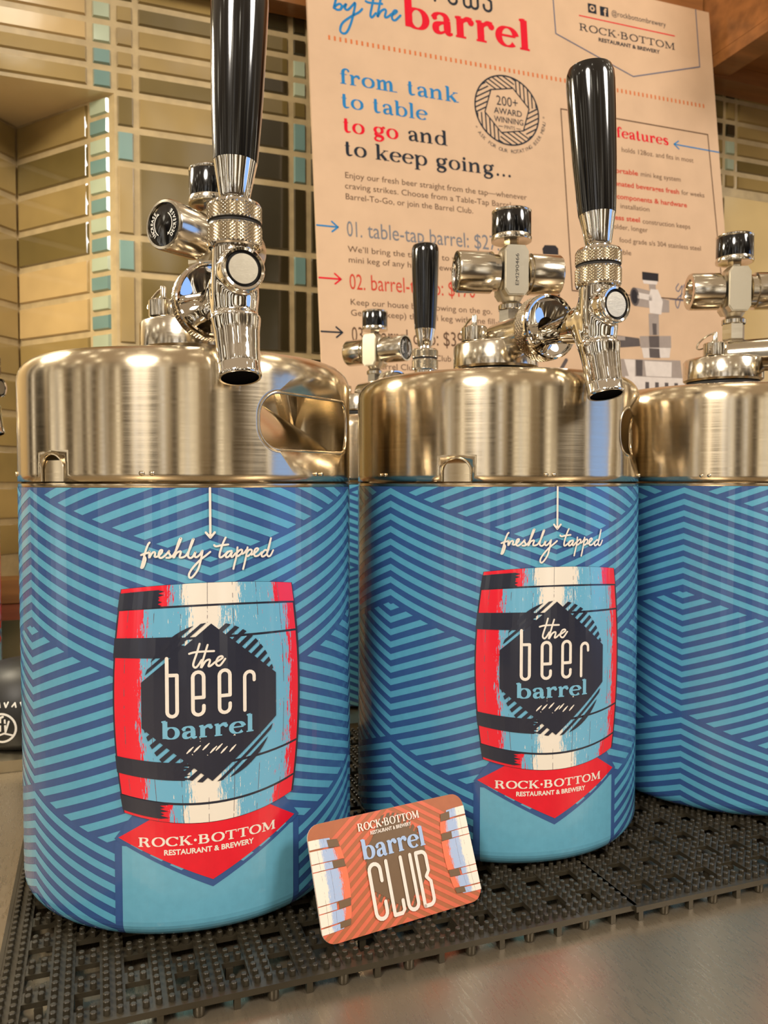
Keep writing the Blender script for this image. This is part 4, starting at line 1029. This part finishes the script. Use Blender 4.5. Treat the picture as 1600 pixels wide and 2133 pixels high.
    sq(20.5, 40.15, 1.35); A.dot(20.5, 40.15, .42, kraft, l+1, 16); A.dot(20.5, 40.15, .2, s_navy, l+2, 12)
    sq(22.45, 40.1, 1.35); A.text('f', 22.62, 39.5, 1.1, kraft, l+1, align='c', bold=.03)
    tx('@rockbottombrewery', 23.6, 39.8, 32.8, s_navy, .8)
    A.line([(18.35, 38.75), (34.2, 38.75)], .16, s_red, l)
    rock_bottom(A, 18.2, 36.65, 34.2, 1.0, s_navy, l, .12, True, 21.2, 31.45, 35.6, .55, bold=.03)
    # feature list in its frame
    A.line([(23, 24.9), (14.5, 24.95), (14.56, .1), (39.6, .1), (38.9, 24.8), (23, 24.9)], .16, s_brown, l)
    A.serif('features', 23.1, 22.25, 31.9, .98, s_red, l, .15, .04)
    A.line([(32.8, 22.55), (40.7, 22.4)], .18, s_blue, l); A.line([(33.6, 23.1), (32.8, 22.55), (33.6, 21.95)], .18, s_blue, l)
    for s, a, e, yy, m, bd in (('holds 128oz. and fits in most', 23.8, 36, 20.25, s_brown, 0), ('portable', 21.9, 26.3, 17.15, s_tan, .02), ('mini keg system', 26.7, 33.5, 17.15, s_brown, 0),
            ('carbonated beverages fresh', 20.2, 33.1, 15.3, s_tan, .02), ('for weeks', 33.5, 37.5, 15.3, s_brown, 0), ('All components & hardware', 20.9, 34.3, 13.5, s_tan, .02),
            ('installation', 23, 27.8, 12.2, s_brown, 0), ('stainless steel', 19.5, 26.1, 10.5, s_tan, .02), ('construction keeps', 26.5, 34.6, 10.4, s_brown, 0),
            ('colder, longer', 21.2, 27.3, 9.2, s_brown, 0), ('food grade s/s 304 stainless steel', 22.5, 36.2, 7.4, s_brown, 0), ('able', 22.4, 24.3, 5.7, s_brown, 0)):
        A.text(s, a, yy, .72, m, l, x1=e, bold=bd)
    # black-and-white picture of a keg tap printed at the lower right
    pl = lambda pts, m, k=0: A.poly(pts, m, l+k)
    pl([(10.4, 5.4), (10.8, 5.9), (12.4, 6.0), (12.8, 5.6), (12.6, -.9), (12.0, -4), (11.2, -4)], a_black)
    pl([(25.85, 2.4), (28.5, 2.35), (28.6, 3.5), (25.9, 3.55)], a_black); pl([(26.0, 1.9), (28.2, 1.9), (28.4, 2.4), (25.9, 2.4)], a_light)
    pl([(26.9, 1.1), (28.0, 1.1), (28.0, 1.9), (26.9, 1.9)], a_mid)
    pl([(24.5, -1.35), (27.2, -1.5), (27.3, .9), (24.7, 1.25)], a_mid); pl([(24.5, -.2), (27.2, -.45), (27.3, .35), (24.7, .6)], a_light, 1)
    A.dot(24.4, -.05, .75, a_dark, l+1, 20, 1.3); A.dot(24.35, -.05, .5, a_black, l+2, 20, 1.0)
    pl([(26.7, -2.2), (28.6, -2.3), (29.0, -.4), (28.3, 1.2), (27.1, 1.2), (26.7, 0)], a_light, 1)
    pl([(28.6, -2.0), (30.0, -1.9), (30.1, -.2), (28.7, .1)], a_mid, 0)
    pl([(26.4, -5.3), (28.0, -5.2), (28.2, -2.2), (26.5, -2.3)], a_mid); pl([(27.0, -5.2), (27.6, -5.2), (27.7, -3.6), (27.0, -3.6)], a_dark, 1)
    pl([(24.8, -7.1), (29.9, -6.9), (30.0, -5.2), (24.8, -5.5)], a_mid); pl([(26.3, -7.0), (27.9, -6.95), (28.0, -5.3), (26.3, -5.4)], a_dark, 1)
    pl([(19.8, -7.4), (24.8, -6.9), (24.7, -5.8), (19.9, -5.5)], a_dark); pl([(19.9, -6.3), (22.4, -6.2), (22.4, -5.7), (19.9, -5.6)], a_mid, 1)
    pl([(25.2, -8.5), (29.5, -8.3), (29.8, -6.9), (25, -7.1)], a_light); pl([(26.2, -8.4), (27.9, -8.4), (27.9, -7.1), (26.2, -7.1)], a_dark, 1)
    pl([(20.5, -14), (31.6, -14), (31.3, -8.6), (20.4, -8.8)], a_mid); pl([(22.6, -11.1), (23.6, -11.1), (23.8, -8.8), (22.0, -8.8)], a_light, 1); pl([(23.8, -11), (24.8, -11), (25.0, -8.8), (23.9, -8.8)], a_dark, 1); pl([(25.4, -11), (29.6, -11), (29.8, -8.9), (25.3, -8.9)], a_light, 1)
    pl([(21.5, -14), (33, -14), (31.8, -11.1), (22, -11.1)], a_light, 1)
    for i in range(4): pl([(25+i*1.6, -14), (25.7+i*1.6, -14), (25.8+i*1.6, -11.8), (25.2+i*1.6, -11.8)], a_dark, 2)
    A.line([(13.0, -9.3), (12.1, -10.6), (11.4, -12.5)], .5, a_dark, l)
    A.hand([[(31.9, 2.3), (31.4, 1.6), (31.8, 1.2), (32.5, 2.1), (32.2, .6), (31.5, -1.2), (31.2, -.2), (32.4, .9)], [(32.9, 1.4), (32.8, 2.1), (33.4, 2.4), (33.4, 1.6), (32.9, 1.4)]], .14, s_line, l)
    A.line([(30.2, .0), (33.3, -.1)], .1, s_line, l)
    o = b.build('kraft_sign', loc=put(*base), smooth=False)
    return tag(o, 'tall kraft brown advertising board with red and blue lettering leaning behind the kegs', 'sign')
make_sign()

# ================================================================ BLACK CANISTER at the left edge
def make_canister():
    root = empty('canister', put(-5.0, 69.2, LEDGE+.02)); o0 = (0, 0, .0)
    b = B(); b.solid([(3.6, 0), (4.3, .12), (4.55, .6), (4.6, 2.2), (4.45, 3.6), (3.9, 5.0), (2.8, 5.9), (1.2, 6.25), (.3, 6.3)], black_rubber, n=64); b.build('body', root, sharp=60)
    b = B(); mp = lambda x, y, l: ((4.52+.02*l)*sin(x/4.5), -(4.62+.01*l)*cos(x/4.5), y)
    def mp(x, y, l):
        prof = [(0, 4.4), (.6, 4.57), (2.2, 4.62), (3.6, 4.47), (5.0, 3.93)]
        r = 4.5
        for (z0, r0), (z1, r1) in zip(prof, prof[1:]):
            if z0 <= y <= z1: r = r0+(r1-r0)*(y-z0)/(z1-z0)
        a = x/4.5-.42; return (r*sin(a), -r*cos(a), y)
    A = Art(b, mp)
    A.line([(1.05*cos(2*pi*i/32), 1.9+1.05*sin(2*pi*i/32)) for i in range(32)], .16, print_white, 1, True)
    A.line([(-.35, 2.55), (.1, 2.75)], .16, print_white, 1); A.line([(-.1, 2.6), (-.1, 1.7)], .16, print_white, 1); A.line([(.25, 2.5), (.3, 1.6), (.55, 2.4)], .14, print_white, 1); A.line([(-.85, 1.45), (-.3, 1.3), (.2, 1.5), (.8, 1.35)], .14, print_white, 1)
    for i, x in enumerate((-1.5, -.9, -.3, .3, .9, 1.5)):
        A.line([(x-.14, 3.75), (x, 3.45), (x+.14, 3.8)] if i % 2 else [(x-.14, 3.5), (x+.05, 3.75), (x+.14, 3.45)], .12, print_white, 1)
    b.build('emblem', root, smooth=False)
    return tag(root, 'black rounded canister with a white round emblem behind the left keg on the ledge', 'canister')
make_canister()
